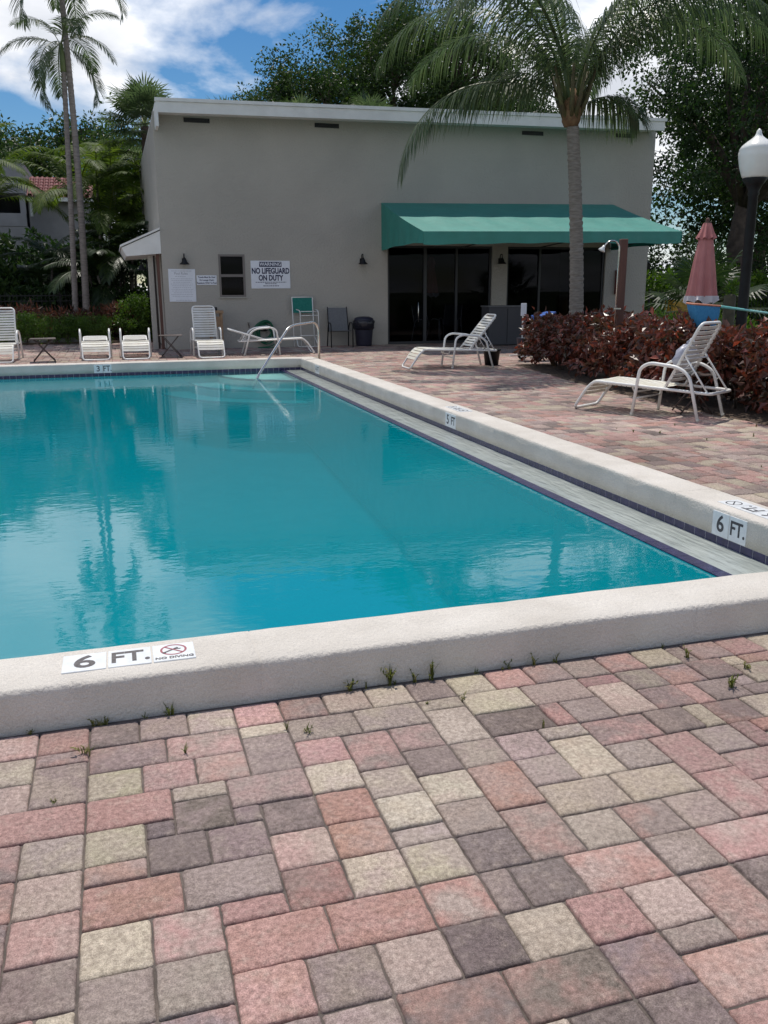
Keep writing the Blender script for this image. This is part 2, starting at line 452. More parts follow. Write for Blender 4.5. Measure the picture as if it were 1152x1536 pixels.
def water_mat():
    mt, n, b = new_mat('pool_water')
    n.nodes.remove(b)
    g = n.nodes.new('ShaderNodeNewGeometry')
    mp = n.nodes.new('ShaderNodeMapping'); mp.inputs['Scale'].default_value = (1.0, 1.7, 1); mp.inputs['Rotation'].default_value = (0, 0, R(16))
    n.links.new(g.outputs['Position'], mp.inputs['Vector'])
    def noise(s, d):
        t = n.nodes.new('ShaderNodeTexNoise'); t.inputs['Scale'].default_value = s; t.inputs['Detail'].default_value = d
        n.links.new(mp.outputs[0], t.inputs['Vector']); return t.outputs['Fac']
    b1 = n.nodes.new('ShaderNodeBump'); b1.inputs['Strength'].default_value = 1.0; b1.inputs['Distance'].default_value = .0012
    n.links.new(noise(5.0, 2), b1.inputs['Height'])
    b2 = n.nodes.new('ShaderNodeBump'); b2.inputs['Strength'].default_value = 1.0; b2.inputs['Distance'].default_value = .00035
    n.links.new(noise(17, 2), b2.inputs['Height']); n.links.new(b1.outputs[0], b2.inputs['Normal'])
    nn = b2.outputs[0]
    gl = n.nodes.new('ShaderNodeBsdfGlossy'); gl.inputs['Roughness'].default_value = .0; n.links.new(nn, gl.inputs['Normal'])
    df = n.nodes.new('ShaderNodeBsdfDiffuse'); df.inputs['Color'].default_value = (0.000, 0.285, 0.350, 1)
    tr = n.nodes.new('ShaderNodeBsdfTransparent'); tr.inputs['Color'].default_value = (1, 1, 1, 1)
    fr = n.nodes.new('ShaderNodeFresnel'); fr.inputs['IOR'].default_value = 1.80; n.links.new(nn, fr.inputs['Normal'])
    m1 = n.nodes.new('ShaderNodeMixShader')
    # turbidity grows with depth: shallow over the corner steps, deep elsewhere
    vd = n.nodes.new('ShaderNodeVectorMath'); vd.operation = 'DISTANCE'; vd.inputs[1].default_value = (3.41, 16.87, -.078)
    n.links.new(g.outputs['Position'], vd.inputs[0])
    mr = n.nodes.new('ShaderNodeMapRange'); mr.inputs[1].default_value = 1.3; mr.inputs[2].default_value = 3.0; mr.inputs[3].default_value = .12; mr.inputs[4].default_value = .68
    n.links.new(vd.outputs['Value'], mr.inputs[0]); n.links.new(mr.outputs[0], m1.inputs[0])
    n.links.new(tr.outputs[0], m1.inputs[1]); n.links.new(df.outputs[0], m1.inputs[2])
    m2 = n.nodes.new('ShaderNodeMixShader')
    n.links.new(fr.outputs[0], m2.inputs[0]); n.links.new(m1.outputs[0], m2.inputs[1]); n.links.new(gl.outputs[0], m2.inputs[2])
    n.links.new(m2.outputs[0], n.nodes['Material Output'].inputs['Surface'])
    va = n.nodes.new('ShaderNodeVolumeAbsorption'); va.inputs['Color'].default_value = (0.0, 0.93, 0.965, 1); va.inputs['Density'].default_value = 1.5
    n.links.new(va.outputs[0], n.nodes['Material Output'].inputs['Volume'])
    return mt
M_WATER = water_mat()

def ledge_mat():
    mt = mat('wet_ledge', (0.30, 0.335, 0.315), .35, (0.40, 0.435, 0.41), 6, lo=.3, hi=.7)
    n = mt.node_tree; b = n.nodes['Principled BSDF']
    b.inputs['Coat Weight'].default_value = 0.8; b.inputs['Coat Roughness'].default_value = .06; b.inputs['Coat IOR'].default_value = 1.33
    g = n.nodes.new('ShaderNodeNewGeometry'); mp = n.nodes.new('ShaderNodeMapping'); mp.inputs['Scale'].default_value = (14, 2.6, 1)
    n.links.new(g.outputs['Position'], mp.inputs['Vector'])
    t = n.nodes.new('ShaderNodeTexNoise'); t.inputs['Scale'].default_value = 1.4; t.inputs['Detail'].default_value = 3; n.links.new(mp.outputs[0], t.inputs['Vector'])
    bp = n.nodes.new('ShaderNodeBump'); bp.inputs['Strength'].default_value = .7; bp.inputs['Distance'].default_value = .02
    n.links.new(t.outputs['Fac'], bp.inputs['Height']); n.links.new(bp.outputs[0], b.inputs['Coat Normal']); n.links.new(bp.outputs[0], b.inputs['Normal'])
    return mt
M_LEDGE = ledge_mat()
# ================================================================ SETTING: ground, deck, pool
PX0, PX1, PY0, PY1 = -6.6, 3.41, 3.21, 16.87      # inside of the pool coping
CW, CT = 0.31, 0.15                               # coping width and top
OX0, OX1, OY0, OY1 = PX0 - CW, PX1 + CW, PY0 - CW - .02, PY1 + CW
WZ = -0.078                                       # water level

def ring_sheet(name, o, i, z, material):
    a, b, c, d = o; e, f, g, h = i
    mb = MB(); mb.add([(a, c, z), (b, c, z), (b, d, z), (a, d, z), (e, g, z), (f, g, z), (f, h, z), (e, h, z)],
                      [(0, 1, 5, 4), (1, 2, 6, 5), (2, 3, 7, 6), (3, 0, 4, 7)])
    return mb.build(name, material)
hole = (OX0 + .1, OX1 - .1, OY0 + .1, OY1 - .1)
tag(ring_sheet('ground', (-900, 900, -300, 1500), hole, -.05, M_LAWN), 'dark green lawn around the clubhouse and pool', None, kind='structure')
deck = ring_sheet('paver_deck', (-12, 15.5, -4, 26.3), hole, -.0105, M_SAND)
tag(deck, 'pink, cream and charcoal concrete paver deck around the pool', None, kind='structure')

# ---- coping: a rounded, hand-rendered kerb swept round the pool
def noise1(x, s):
    return math.sin(x * 7.3 + s) * .5 + math.sin(x * 17.9 + s * 2.1) * .3 + math.sin(x * 41.7 + s * .7) * .2
def coping():
    prof = [(.03, -.022), (0, -.022), (0, .05), (0, .128), (.003, .140), (.009, .147), (.020, .1505), (.09, .1515), (.16, .152), (.23, .1515), (CW - .018, .150), (CW - .008, .1455), (CW - .002, .136), (CW, .122), (CW, .04), (CW, -.03)]
    k = len(prof); mb = MB()
    corners = [(PX0, PY0, -1, -1), (PX1, PY0, 1, -1), (PX1, PY1, 1, 1), (PX0, PY1, -1, 1)]
    vs = []
    for e in range(4):
        a, b = corners[e], corners[(e + 1) % 4]
        ln = math.hypot(b[0] - a[0], b[1] - a[1])
        st = set(np.linspace(0, ln, int(ln / .07)).tolist()[:-1])
        jn = [x for x in np.arange(1.52, ln - .4, 1.83)]
        for j in jn: st |= {j - .005, j, j + .005}
        for t in sorted(st):
            f = t / ln
            g = 1.0 if any(abs(t - j) < .002 for j in jn) else 0.0
            for q, (d, z) in enumerate(prof):
                ox, oy = a[2] * (1 - f) + b[2] * f, a[3] * (1 - f) + b[3] * f
                x = a[0] * (1 - f) + b[0] * f; y = a[1] * (1 - f) + b[1] * f
                dd = d + (.0022 * noise1(t, q * .9 + e) if q > 1 else 0); zz = z + (.0016 * noise1(t * 1.3, q * 1.7 + e * 3) if 2 < q < 14 else 0)
                if g and 2 < q < 15: zz -= .0035 * (q > 4 and q < 12); dd += .003 * (1 if q < 5 else -1 if q > 10 else 0)
                if e in (0, 2): px_, py_ = x + ox * dd * (1 if abs(ox) == 1 else 0), y + oy * dd
                else: px_, py_ = x + ox * dd, y + oy * dd * (1 if abs(oy) == 1 else 0)
                if t == 0: px_, py_ = x + a[2] * dd, y + a[3] * dd
                vs.append((px_, py_, zz))
    n = len(vs) // k; fs = []
    for i in range(n):
        i2 = (i + 1) % n
        for j in range(k - 1):
            fs.append((i * k + j, i * k + j + 1, i2 * k + j + 1, i2 * k + j))
    mb.add(vs, fs, True)
    o = mb.build('pool_coping', M_STUCCO)
    return tag(o, 'raised cream rendered coping kerb around the pool', None, kind='structure')
coping_o = coping()

# ---- basin with sloping floor
def basin():
    mb = MB(); e = .006
    x0, x1, y0, y1 = PX0 - e, PX1 + e, PY0 - e, PY1 + e
    zf, zn = -1.0, -1.85
    v = [(x0, y0, -.02), (x1, y0, -.02), (x1, y1, -.02), (x0, y1, -.02), (x0, y0, zn), (x1, y0, zn), (x1, y1, zf), (x0, y1, zf)]
    mb.add(v, [(4, 5, 6, 7), (0, 1, 5, 4), (1, 2, 6, 5), (2, 3, 7, 6), (3, 0, 4, 7)])
    return tag(mb.build('pool_basin', M_PLASTER), 'pale plastered pool basin under the water', None, kind='structure')
basin_o = basin()
gb = MB()
gb.box(PX1 + .0018, PX1 + .0055, PY0, PY1 - .006, -.30, -.0225); gb.box(PX0, PX1 + .0018, PY1 + .0018, PY1 + .0055, -.14, -.0225)
gb.build('tile_bed', M_GROUT, basin_o)
tmb = MB(); tmb.box(-.004, .004, -.0515, .0515, -.0515, .0515)
tme = tmb.mesh('waterline_tile', M_TILE)
y = PY0 + .06
while y < PY1 - .05:
    o = link_mesh('waterline_tile', tme, basin_o, (PX1 + .0045, y, -.076)); y += .1075
x = PX1 - .056
while x > -3.9:
    o = link_mesh('waterline_tile', tme, basin_o, (x, PY1 + .0045, -.076)); o.rotation_euler = (0, 0, R(90)); x -= .1075

# ---- ledge along the right wall with a tiled nosing
lb = MB(); lb.box(3.104, PX1 + .002, PY0, PY1 - .001, -1.9, -.073); lb.box(3.015, 3.104, PY0, PY1 - .001, -1.9, -.081)
ledge_o = tag(lb.build('pool_ledge', M_LEDGE), 'wet pale ledge along the right pool wall with navy nosing', None, kind='structure')
nmb = MB(); nmb.box(-.0445, .0445, -.0745, .0745, -.006, .006)
nme = nmb.mesh('nosing_tile', M_TILE)
fmb = MB(); fmb.box(-.004, .004, -.0745, .0745, -.06, .06); fme = fmb.mesh('nosing_tile', M_TILE)
y = PY0 + .08
while y < PY1 - .08:
    link_mesh('nosing_tile', nme, ledge_o, (3.0595, y, -.0765)); link_mesh('nosing_tile', fme, ledge_o, (3.011, y, -.143)); y += .1525

# ---- corner steps under water
for i, (r, z) in enumerate(((1.60, -.13), (2.15, -.26), (2.70, -.40))):
    mb = MB(); k = 24
    pts = [(PX1 - r * math.cos(t), PY1 - r * math.sin(t)) for t in np.linspace(0, math.pi / 2, k)]
    vs = [(PX1, PY1, z)] + [(p[0], p[1], z) for p in pts] + [(p[0], p[1], z - .35) for p in pts]
    fs = [(0, j + 1, j + 2) for j in range(k - 1)] + [(j + 1, k + j + 1, k + j + 2, j + 2) for j in range(k - 1)]
    mb.add(vs, fs); mb.build('corner_step', M_STEP, basin_o)
    mb = MB(); mb.tube([(p[0], p[1], z) for p in pts], .022, 6); mb.build('step_edge', M_TILE, basin_o)

wb = MB(); wb.box(PX0 - .05, 3.2, PY0 - .05, PY1 + .05, -2.3, WZ)
tag(wb.build('pool_water', M_WATER), 'rippled teal pool water', None, kind='structure')

# ---- depth markers
def plate(parent, M, w, h):
    mb = MB(); mb.box(-w / 2, w / 2, -h / 2, h / 2, -.004, .0025); o = mb.build('depth_marker', M_MARK, parent, .001, 1); o.matrix_local = M; return o
def rot_m(M, dx, dy, dz): return M @ Matrix.Translation((dx, dy, dz))
I4 = Matrix.Identity(4)
def T_(x, y, z): return Matrix.Translation((x, y, z))
# near coping: '6' 'FT.' and the no-diving tile, lying on the top
TS = .149
for i, what in enumerate(('6', 'FT.', 'nd')):
    cx = -.195 + i * .1555; cy = 3.063 + .0005 * i
    Mm = frame_mat((cx, cy, .1535), (1, .004 * (i - 1), 0), (0, 1, 0))
    p = plate(coping_o, Mm, TS, TS)
    if what == '6': lettering('6', .145, M_INKTOP, p, T_(0, -.002, .0031), .0022, 1.12)
    elif what == 'FT.': lettering('FT.', .128, M_INKTOP, p, T_(.002, 0, .0031), .0026, .86)
    else:
        mb = MB(); k = 36; z = .0030
        vs = []
        for j in range(k):
            a = 2 * math.pi * j / k
            for rr in (.048, .040): vs.append((rr * math.cos(a), .018 + rr * math.sin(a), z))
        mb.add(vs, [(2 * j, 2 * ((j + 1) % k), 2 * ((j + 1) % k) + 1, 2 * j + 1) for j in range(k)])
        mb.build('prohibition_ring', M_RED, p)
        mb = MB(); mb.bar((-.031, .049, .0034), (.031, -.013, .0034), .006, .001); mb.build('prohibition_bar', M_RED, p)
        mb = MB(); mb.bar((-.030, .000, .0031), (.016, .034, .0031), .008, .0008); mb.bar((.004, .024, .0031), (.026, .022, .0031), .006, .0008); mb.lathe([(.0065, 0), (.0065, .0008)], (-.034, -.004, .0029), 12)
        mb.build('diver_mark', M_INKTOP, p)
        lettering('NO DIVING', .0255, M_INKTOP, p, T_(0, -.052, .0031), .0006, 1.02)
# right coping inner face
def side_marker(y0, txt, tops=None):
    for i, t in enumerate(txt):
        Mm = frame_mat((PX1 - .0022, y0 - .0775 - i * .155, .0545), (0, -1, 0), (0, 0, 1))
        p = plate(coping_o, Mm, TS, TS)
        if t: lettering(t, .142 if len(t) == 1 else .122, M_INK, p, T_(0, 0, .0031), .0024, 1.0 if len(t) == 1 else .86)
side_marker(4.34, ('6', 'FT.'))
side_marker(8.93, ('5', 'FT'))
side_marker(15.54, ('4', 'FT'))
# markers on the top of the right coping, read from the deck
for yc, num in ((4.19, '6'), (8.95, '5')):
    for i, t in enumerate((num, 'FT.', 'nd')):
        Mm = frame_mat((PX1 + .158, yc - .155 + i * .155, .1535), (0, 1, 0), (-1, 0, 0))
        p = plate(coping_o, Mm, TS, TS)
        if t != 'nd': lettering(t, .142 if len(t) == 1 else .124, M_INK, p, T_(0, 0, .0031), .0022, 1.05 if len(t) == 1 else .86)
        else:
            mb = MB(); k = 30; vs = []
            for j in range(k):
                a = 2 * math.pi * j / k
                for rr in (.05, .042): vs.append((rr * math.cos(a), .01 + rr * math.sin(a), .0032))
            mb.add(vs, [(2 * j, 2 * ((j + 1) % k), 2 * ((j + 1) % k) + 1, 2 * j + 1) for j in range(k)])
            mb.bar((-.033, .043, .0034), (.033, -.023, .0034), .007, .001); mb.build('prohibition_ring', M_INK, p)
# far coping '3 FT.'
for i, t in enumerate(('3', 'FT.')):
    Mm = frame_mat((-.347 + i * .158, PY1 - .0022, .0545), (1, 0, 0), (0, 0, 1))
    # coping face points to -y
    p = plate(coping_o, Mm, TS, TS)
    lettering(t, .14, M_INK, p, T_(0, 0, .0031), .0024, 1.0 if i == 0 else .84)

# ================================================================ pavers
UU, VV, GX, GY = .0803, .0788, -.0245, 2.876
FIX = "-6,0,SL;-4,0,SP;-2,0,SM;0,0,SM;2,0,SL;4,0,SP;-4,2,TM;-6,2,SC;-4,3,VG;-2,2,HM;1,2,HM;-6,4,SL;-2,4,SC;0,4,SP;2,4,SP;-5,6,HP;-2,6,HP;1,7,SD;0,9,SD;3,6,HM;2,9,SM;-4,8,SG;-2,8,SC;6,0,SM;8,0,SL;10,0,SC;12,0,SM;14,0,SC;16,0,SP;4,2,TC;6,2,HG;9,2,HG;12,2,TC;14,2,HC;4,3,VM;6,4,SP;8,4,VM;10,4,SM;12,3,VC;14,4,HD;10,6,SM;12,6,SG;8,7,SG;8,9,SC;10,8,SC;12,8,VR;4,8,SD;6,8,SR;18,0,SM;20,0,SG;22,0,SP;24,0,SC;27,0,SL;29,0,SP;17,2,HL;20,2,TP;22,2,SG;24,2,SM;26,2,SM;29,2,TP;28,3,SC;20,3,VL;18,4,SG;22,4,SM;25,4,SM;24,6,SM;26,6,SC;18,6,HP;21,6,SM;22,8,SG;20,8,VP;18,8,SG;16,7,VC;14,8,SG;14,10,HC;17,10,HC;22,10,HP;20,11,VP;12,11,VM;14,12,SC;16,12,SM;18,12,SL;16,14,SM;18,14,HP;13,14,HP;16,16,VP;18,16,SM;11,14,SD;10,16,SC;12,16,SP;14,16,SL;12,18,SM;14,19,HP;9,18,HD;10,20,SD;12,20,SM;4,10,SL;4,12,SR;6,12,SC;8,12,SC;8,14,SR;10,12,SD;5,14,HR;2,14,HR;4,16,SM;6,16,SL;2,16,SP;4,18,SL;6,18,HD;-4,10,SL;-6,10,SP;-2,11,HR;1,11,HG;-4,12,SP;-2,13,SC;0,13,SP;0,15,SG;-2,15,SG;-4,14,SM;0,17,SM"
def hedge_front(y):
    pts = [(-2, 6.9), (6, 6.62), (7.6, 6.62), (9.4, 6.55), (12.7, 6.92), (15.65, 7.38)]
    for (a, b), (c, d) in zip(pts, pts[1:]):
        if a <= y <= c: return b + (d - b) * (y - a) / (c - a)
    return 99
def on_deck(x, y):
    if OX0 + .06 < x < OX1 - .05 and OY0 + .0 < y < OY1 - .05: return False
    if y > 26.2 or y < .2: return False
    if y < 2.9: return -2.6 < x < 5.6
    if y < 15.65: return 3.6 < x < hedge_front(y) + .03
    if y < 22.76: return -5.2 < x < 14.5
    return -5.2 < x < 1.2
cells = set()
for j in range(-300, 36):
    yy = GY - (j + .5) * VV
    for i in range(-68, 185):
        if on_deck(GX + (i + .5) * UU, yy): cells.add((i, j))
SZ = {'S': (2, 2), 'H': (3, 2), 'V': (2, 3), 'T': (2, 1)}
PAV = []
for t in FIX.split(';'):
    i, j, k = t.split(','); i = int(i); j = int(j); w, d = SZ[k[0]]
    PAV.append((i, j, w, d, k[1]))
    for p in range(w):
        for q in range(d): cells.discard((i + p, j + q))
COLS = {'P': (.44, .275, .25), 'L': (.44, .34, .305), 'C': (.46, .395, .315), 'G': (.365, .30, .265), 'M': (.29, .225, .212), 'D': (.185, .148, .138), 'R': (.375, .225, .19)}
prs = random.Random(5)
def second_tint(k):
    q = COLS[k]; m2 = COLS[prs.choice({'P': 'LGMPP', 'L': 'PGCML', 'C': 'GCCLG', 'G': 'CMGL', 'M': 'GDPMR', 'D': 'MDDR', 'R': 'MPRG'}[k])]
    w = prs.uniform(.35, .9); return tuple(a * (1 - w) + b * w for a, b in zip(q, m2))
for (i, j) in sorted(cells, key=lambda c: (-c[1], c[0])):
    if (i, j) not in cells: continue
    opts = [(3, 2)] * 4 + [(2, 3)] * 3 + [(2, 2)] * 5
    prs.shuffle(opts)
    for (w, d) in opts + [(2, 2), (2, 1), (1, 2), (1, 1)]:
        cs = [(i + p, j - q) for p in range(w) for q in range(d)]
        if all(c in cells for c in cs):
            for c in cs: cells.discard(c)
            PAV.append((i, j - d + 1, w, d, prs.choice('PPPPPLLLCCCCGGGMMMMDRR'))); break
def view(p):
    d = Vector(p) - Vector((0, 0, 1.44)); z = d.dot(fw)
    if z < .1: return None
    return (576 + 1305 * d.dot(rt2) / z, 768 - 1305 * d.dot(up2) / z, z)
near = []; far_p = []
for t in PAV:
    c = (GX + (t[0] + t[2] / 2) * UU, GY - (t[1] + t[3] / 2) * VV, 0)
    v = view(c)
    s = (t[2] * t[3] / v[2] ** 3) if v and -60 < v[0] < 1212 and -20 < v[1] < 1600 else 0
    near.append((s, t, c))
near.sort(key=lambda q: -q[0])
far_p = near[300:]; near = near[:300]
pv_mesh = {}
def paver_mesh(w, d, var):
    key = (w, d, var)
    if key in pv_mesh: return pv_mesh[key]
    r = random.Random(hash(key) & 0xffff)
    hx, hy = w * UU / 2 - .0002 - r.random() * .0016, d * VV / 2 - .0002 - r.random() * .0016
    base = [(-hx, -hy), (hx, -hy), (hx, hy), (-hx, hy)]
    ol = []
    for q in range(4):
        a = Vector(base[q]); b = Vector(base[(q + 1) % 4]); e = (b - a).normalized(); nrm = Vector((-e.y, e.x))
        L_ = (b - a).length; c = .0035 + r.random() * .004
        for f in (c, c + .010, L_ * .33, L_ * .5, L_ * .67, L_ - c - .010, L_ - c):
            ol.append(a + e * f + nrm * (r.random() * .0030))
    k = len(ol); vs = []
    for ins, z in ((.0, -.035), (.0, -.0072), (.0032, -.0030), (.0110, -.0005)):
        for p in ol:
            s_ = Vector((1 - ins / hx, 1 - ins / hy)); vs.append((p.x * s_.x, p.y * s_.y, z + (r.random() - .5) * .0007))
    fs = []
    for i in range(3):
        for q in range(k): fs.append((i * k + q, i * k + (q + 1) % k, (i + 1) * k + (q + 1) % k, (i + 1) * k + q))
    fs.append(tuple(3 * k + q for q in range(k)))
    mb = MB(); mb.add(vs, fs, True); me = mb.mesh('paver', M_PAVER); pv_mesh[key] = me; return me
for s, t, c in near:
    o = link_mesh('paver', paver_mesh(t[2], t[3], prs.randrange(6)), deck, (c[0], c[1], prs.uniform(-.003, .003)))
    o.rotation_euler = (R(prs.uniform(-.55, .55)), R(prs.uniform(-.55, .55)), R(prs.uniform(-.5, .5)))
    q = COLS[t[4]]; f = prs.uniform(.86, 1.12); o.color = (q[0] * f, q[1] * f * prs.uniform(.96, 1.04), q[2] * f * prs.uniform(.94, 1.06), 1)
    q2 = second_tint(t[4]); o['tint2'] = (q2[0] * f, q2[1] * f, q2[2] * f)
# the rest, joined
nf = len(far_p)
V = np.zeros((nf, 12, 3), np.float32); tint = np.zeros((nf, 9, 4), np.float32); tint2 = np.zeros((nf, 9, 4), np.float32)
for a, (s, t, c) in enumerate(far_p):
    hx, hy = t[2] * UU / 2 - .0025, t[3] * VV / 2 - .0025; dz = prs.uniform(-.003, .003); tx, ty = prs.uniform(-.01, .01), prs.uniform(-.01, .01)
    for lv, (ins, z) in enumerate(((0, -.03), (0, -.007), (.007, 0))):
        for q, (sx, sy) in enumerate(((-1, -1), (1, -1), (1, 1), (-1, 1))):
            X_, Y2 = sx * (hx - ins), sy * (hy - ins)
            V[a, lv * 4 + q] = (c[0] + X_, c[1] + Y2, z + dz + X_ * tx + Y2 * ty)
    q = COLS[t[4]]; f = prs.uniform(.86, 1.12); tint[a, :] = (q[0] * f, q[1] * f, q[2] * f, 1); q = second_tint(t[4]); tint2[a, :] = (q[0] * f, q[1] * f, q[2] * f, 1)
F0 = np.array([(l * 4 + q, l * 4 + (q + 1) % 4, l * 4 + 4 + (q + 1) % 4, l * 4 + 4 + q) for l in (0, 1) for q in range(4)] + [(8, 9, 10, 11)], np.int32)
FI = (F0[None] + (np.arange(nf, dtype=np.int32) * 12)[:, None, None]).reshape(-1)
me = bpy.data.meshes.new('paver_field'); me.vertices.add(nf * 12); me.vertices.foreach_set('co', V.ravel())
me.loops.add(nf * 36); me.loops.foreach_set('vertex_index', FI); me.polygons.add(nf * 9); me.polygons.foreach_set('loop_start', np.arange(0, nf * 36, 4, dtype=np.int32))
me.materials.append(M_PAVERFAR); me.update(calc_edges=True)
at = me.attributes.new('tint', 'FLOAT_COLOR', 'FACE'); at.data.foreach_set('color', tint.ravel())
at = me.attributes.new('tint2', 'FLOAT_COLOR', 'FACE'); at.data.foreach_set('color', tint2.ravel())
tag(link_mesh('paver_field', me, deck), kind='stuff')

# mulch bed behind the hedge front and far lawn border
bm_ = MB(); pts = [(hedge_front(y) + .06, y) for y in np.linspace(-1.9, 15.6, 30)]
vs = [(p[0] + .03 * math.sin(i * 2.1), p[1], .012) for i, p in enumerate(pts)] + [(15.4, p[1], .012) for p in pts]
k = len(pts); bm_.add(vs, [(i, k + i, k + i + 1, i + 1) for i in range(k - 1)])
vs = [(p[0] + .03 * math.sin(i * 2.1), p[1], .012) for i, p in enumerate(pts)]; vs2 = [(v[0] - .05, v[1], -.02) for v in vs]
bm_.add(vs + vs2, [(i, i + 1, k + i + 1, k + i) for i in range(k - 1)])
tag(bm_.build('planting_bed', M_MULCH), 'dark mulch bed under the red hedge', None, kind='structure')
bm_ = MB(); bm_.box(-14, 1.15, 26.32, 34, -.06, .04)
tag(bm_.build('planting_bed', M_MULCH), 'dark planting bed behind the left deck edge', None, kind='structure')
#PART3
# ================================================================ CLUBHOUSE
YB = 22.75
club = tag(empty('clubhouse', (1.22, YB, 0)), 'long beige stucco clubhouse with flat white roof and green awning', 'building')
def cb(mb, name, material, parent=club, bevel=0.0):
    """build with world coordinates under a parent placed at club's base"""
    o = mb.build(name, material, parent, bevel); o.matrix_parent_inverse = Matrix.Translation((-1.22, -YB, 0)); return o
def sub(mb, name, material, parent): return mb.build(name, material, parent)
mb = MB()
X0, X1 = 1.225, 14.83
WY = YB + .22
for (a, b, z0, z1) in ((X0, 2.59, 0, 5.52), (2.59, 3.245, 0, 1.27), (2.59, 3.245, 2.30, 5.52), (3.245, 7.0, 0, 5.55), (7.0, 13.47, 2.55, 5.62), (9.99, 10.44, 0, 2.55), (13.47, X1, 0, 5.65)):
    mb.box(a, b, YB, WY, z0 - .03 if z0 == 0 else z0, z1)
cb(mb, 'front_wall', M_WALL)
mb = MB(); mb.box(X0, X0 + .2, WY, 33, -.03, 5.45); mb.box(X1 - .2, X1, WY, 33, -.03, 5.6); mb.box(X0, X1, 33, 33.2, -.03, 5.5); cb(mb, 'side_wall', M_WALL)
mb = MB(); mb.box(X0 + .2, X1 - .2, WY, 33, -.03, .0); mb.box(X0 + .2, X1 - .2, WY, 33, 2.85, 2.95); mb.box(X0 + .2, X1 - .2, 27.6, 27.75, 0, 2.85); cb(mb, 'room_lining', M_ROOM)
# roof: slab, thin drip trim on top of a fascia board, rake board on the left
def tilt_box(x0, x1, y0, y1, zb0, zb1, zt0, zt1):
    m_ = MB(); m_.add([(x0, y0, zb0), (x1, y0, zb1), (x1, y1, zb1), (x0, y1, zb0), (x0, y0, zt0), (x1, y0, zt1), (x1, y1, zt1), (x0, y1, zt0)],
                     [(0, 3, 2, 1), (4, 5, 6, 7), (0, 1, 5, 4), (1, 2, 6, 5), (2, 3, 7, 6), (3, 0, 4, 7)]); return m_
FY = 22.15
roof = cb(tilt_box(1.33, 14.66, FY + .045, 33.4, 5.45, 5.62, 5.66, 5.84), 'roof', M_TRIM)
def rsub(m_, name, material): return m_.build(name, material, roof)
rsub(tilt_box(1.285, 14.70, FY, FY + .045, 5.395, 5.57, 5.63, 5.80), 'fascia_board', M_TRIM)
rsub(tilt_box(1.265, 14.745, FY - .03, FY + .075, 5.632, 5.802, 5.705, 5.88), 'drip_trim', M_TRIM)
m_ = MB(); m_.box(1.262, 1.328, FY + .003, 33.3, 5.10, 5.60); rsub(m_, 'rake_board', M_TRIM)
for i, (a, b, z) in enumerate(((1.94, 2.55, 5.36), (5.12, 5.74, 5.385), (10.75, 11.37, 5.445), (13.57, 14.16, 5.50))):
    mb = MB(); mb.box(a, b, YB - .012, YB + .01, z - .05, z + .05)
    o = cb(mb, 'vent', M_BLACK)
    mb = MB()
    for q in range(3): mb.box(a + .01, b - .01, YB - .022, YB - .013, z - .04 + q * .03, z - .026 + q * .03)
    mb.build('louvre', M_DARKFRAME, o)
# window: frame, two sashes with dark panes
mb = MB()
mb.box(2.59, 2.64, YB - .012, YB + .08, 1.27, 2.30); mb.box(3.195, 3.245, YB - .012, YB + .08, 1.27, 2.30); mb.box(2.64, 3.195, YB - .012, YB + .08, 2.25, 2.30); mb.box(2.64, 3.195, YB - .012, YB + .08, 1.27, 1.315); mb.box(2.64, 3.195, YB - .02, YB + .07, 1.755, 1.82)
wf = cb(mb, 'window', mat('window_frame', (.16, .14, .13), .5))
mb = MB(); mb.box(2.64, 3.195, YB + .045, YB + .052, 1.82, 2.25); mb.build('pane', M_GLASS, wf)
mb = MB(); mb.box(2.64, 3.195, YB + .025, YB + .032, 1.315, 1.755); mb.build('pane', M_GLASS, wf)
mb = MB(); mb.box(2.56, 3.275, YB - .04, YB - .001, 1.235, 1.268); mb.build('sill', M_WALL, wf)
# sliding glass doors
def door_run(x0, x1, mull, name):
    mb = MB(); y0, y1 = YB + .06, YB + .14
    mb.box(x0, x0 + .06, y0, y1, .0, 2.55); mb.box(x1 - .06, x1, y0, y1, .0, 2.55); mb.box(x0 + .06, x1 - .06, y0, y1, 2.49, 2.55); mb.box(x0 + .06, x1 - .06, y0, y1, 0.0, .06)
    for q, w in mull: mb.box(q - w / 2, q + w / 2, y0 - .01, y1 + .01, .06, 2.49)
    d = cb(mb, name, M_DARKFRAME)
    xs = [(x0 + .06, 0)] + [(q, w) for q, w in mull] + [(x1 - .06, 0)]
    for (a, wa), (b, wb_) in zip(xs, xs[1:]):
        g_ = MB(); g_.box(a + wa / 2, b - wb_ / 2, y0 + .035, y0 + .042, .06, 2.49); g_.build('pane', M_GLASS, d)
    return d
d1 = door_run(7.0, 9.99, ((8.07, .09), (8.97, .06)), 'sliding_door')
mb = MB(); mb.tube([(7.86, YB + .03, .55), (7.86, YB - .01, .58), (7.86, YB - .01, 1.08), (7.86, YB + .03, 1.11)], .012, 6); mb.build('handle', M_STEEL, d1)
d2 = door_run(10.44, 13.47, ((11.45, .06), (12.46, .06)), 'sliding_door')
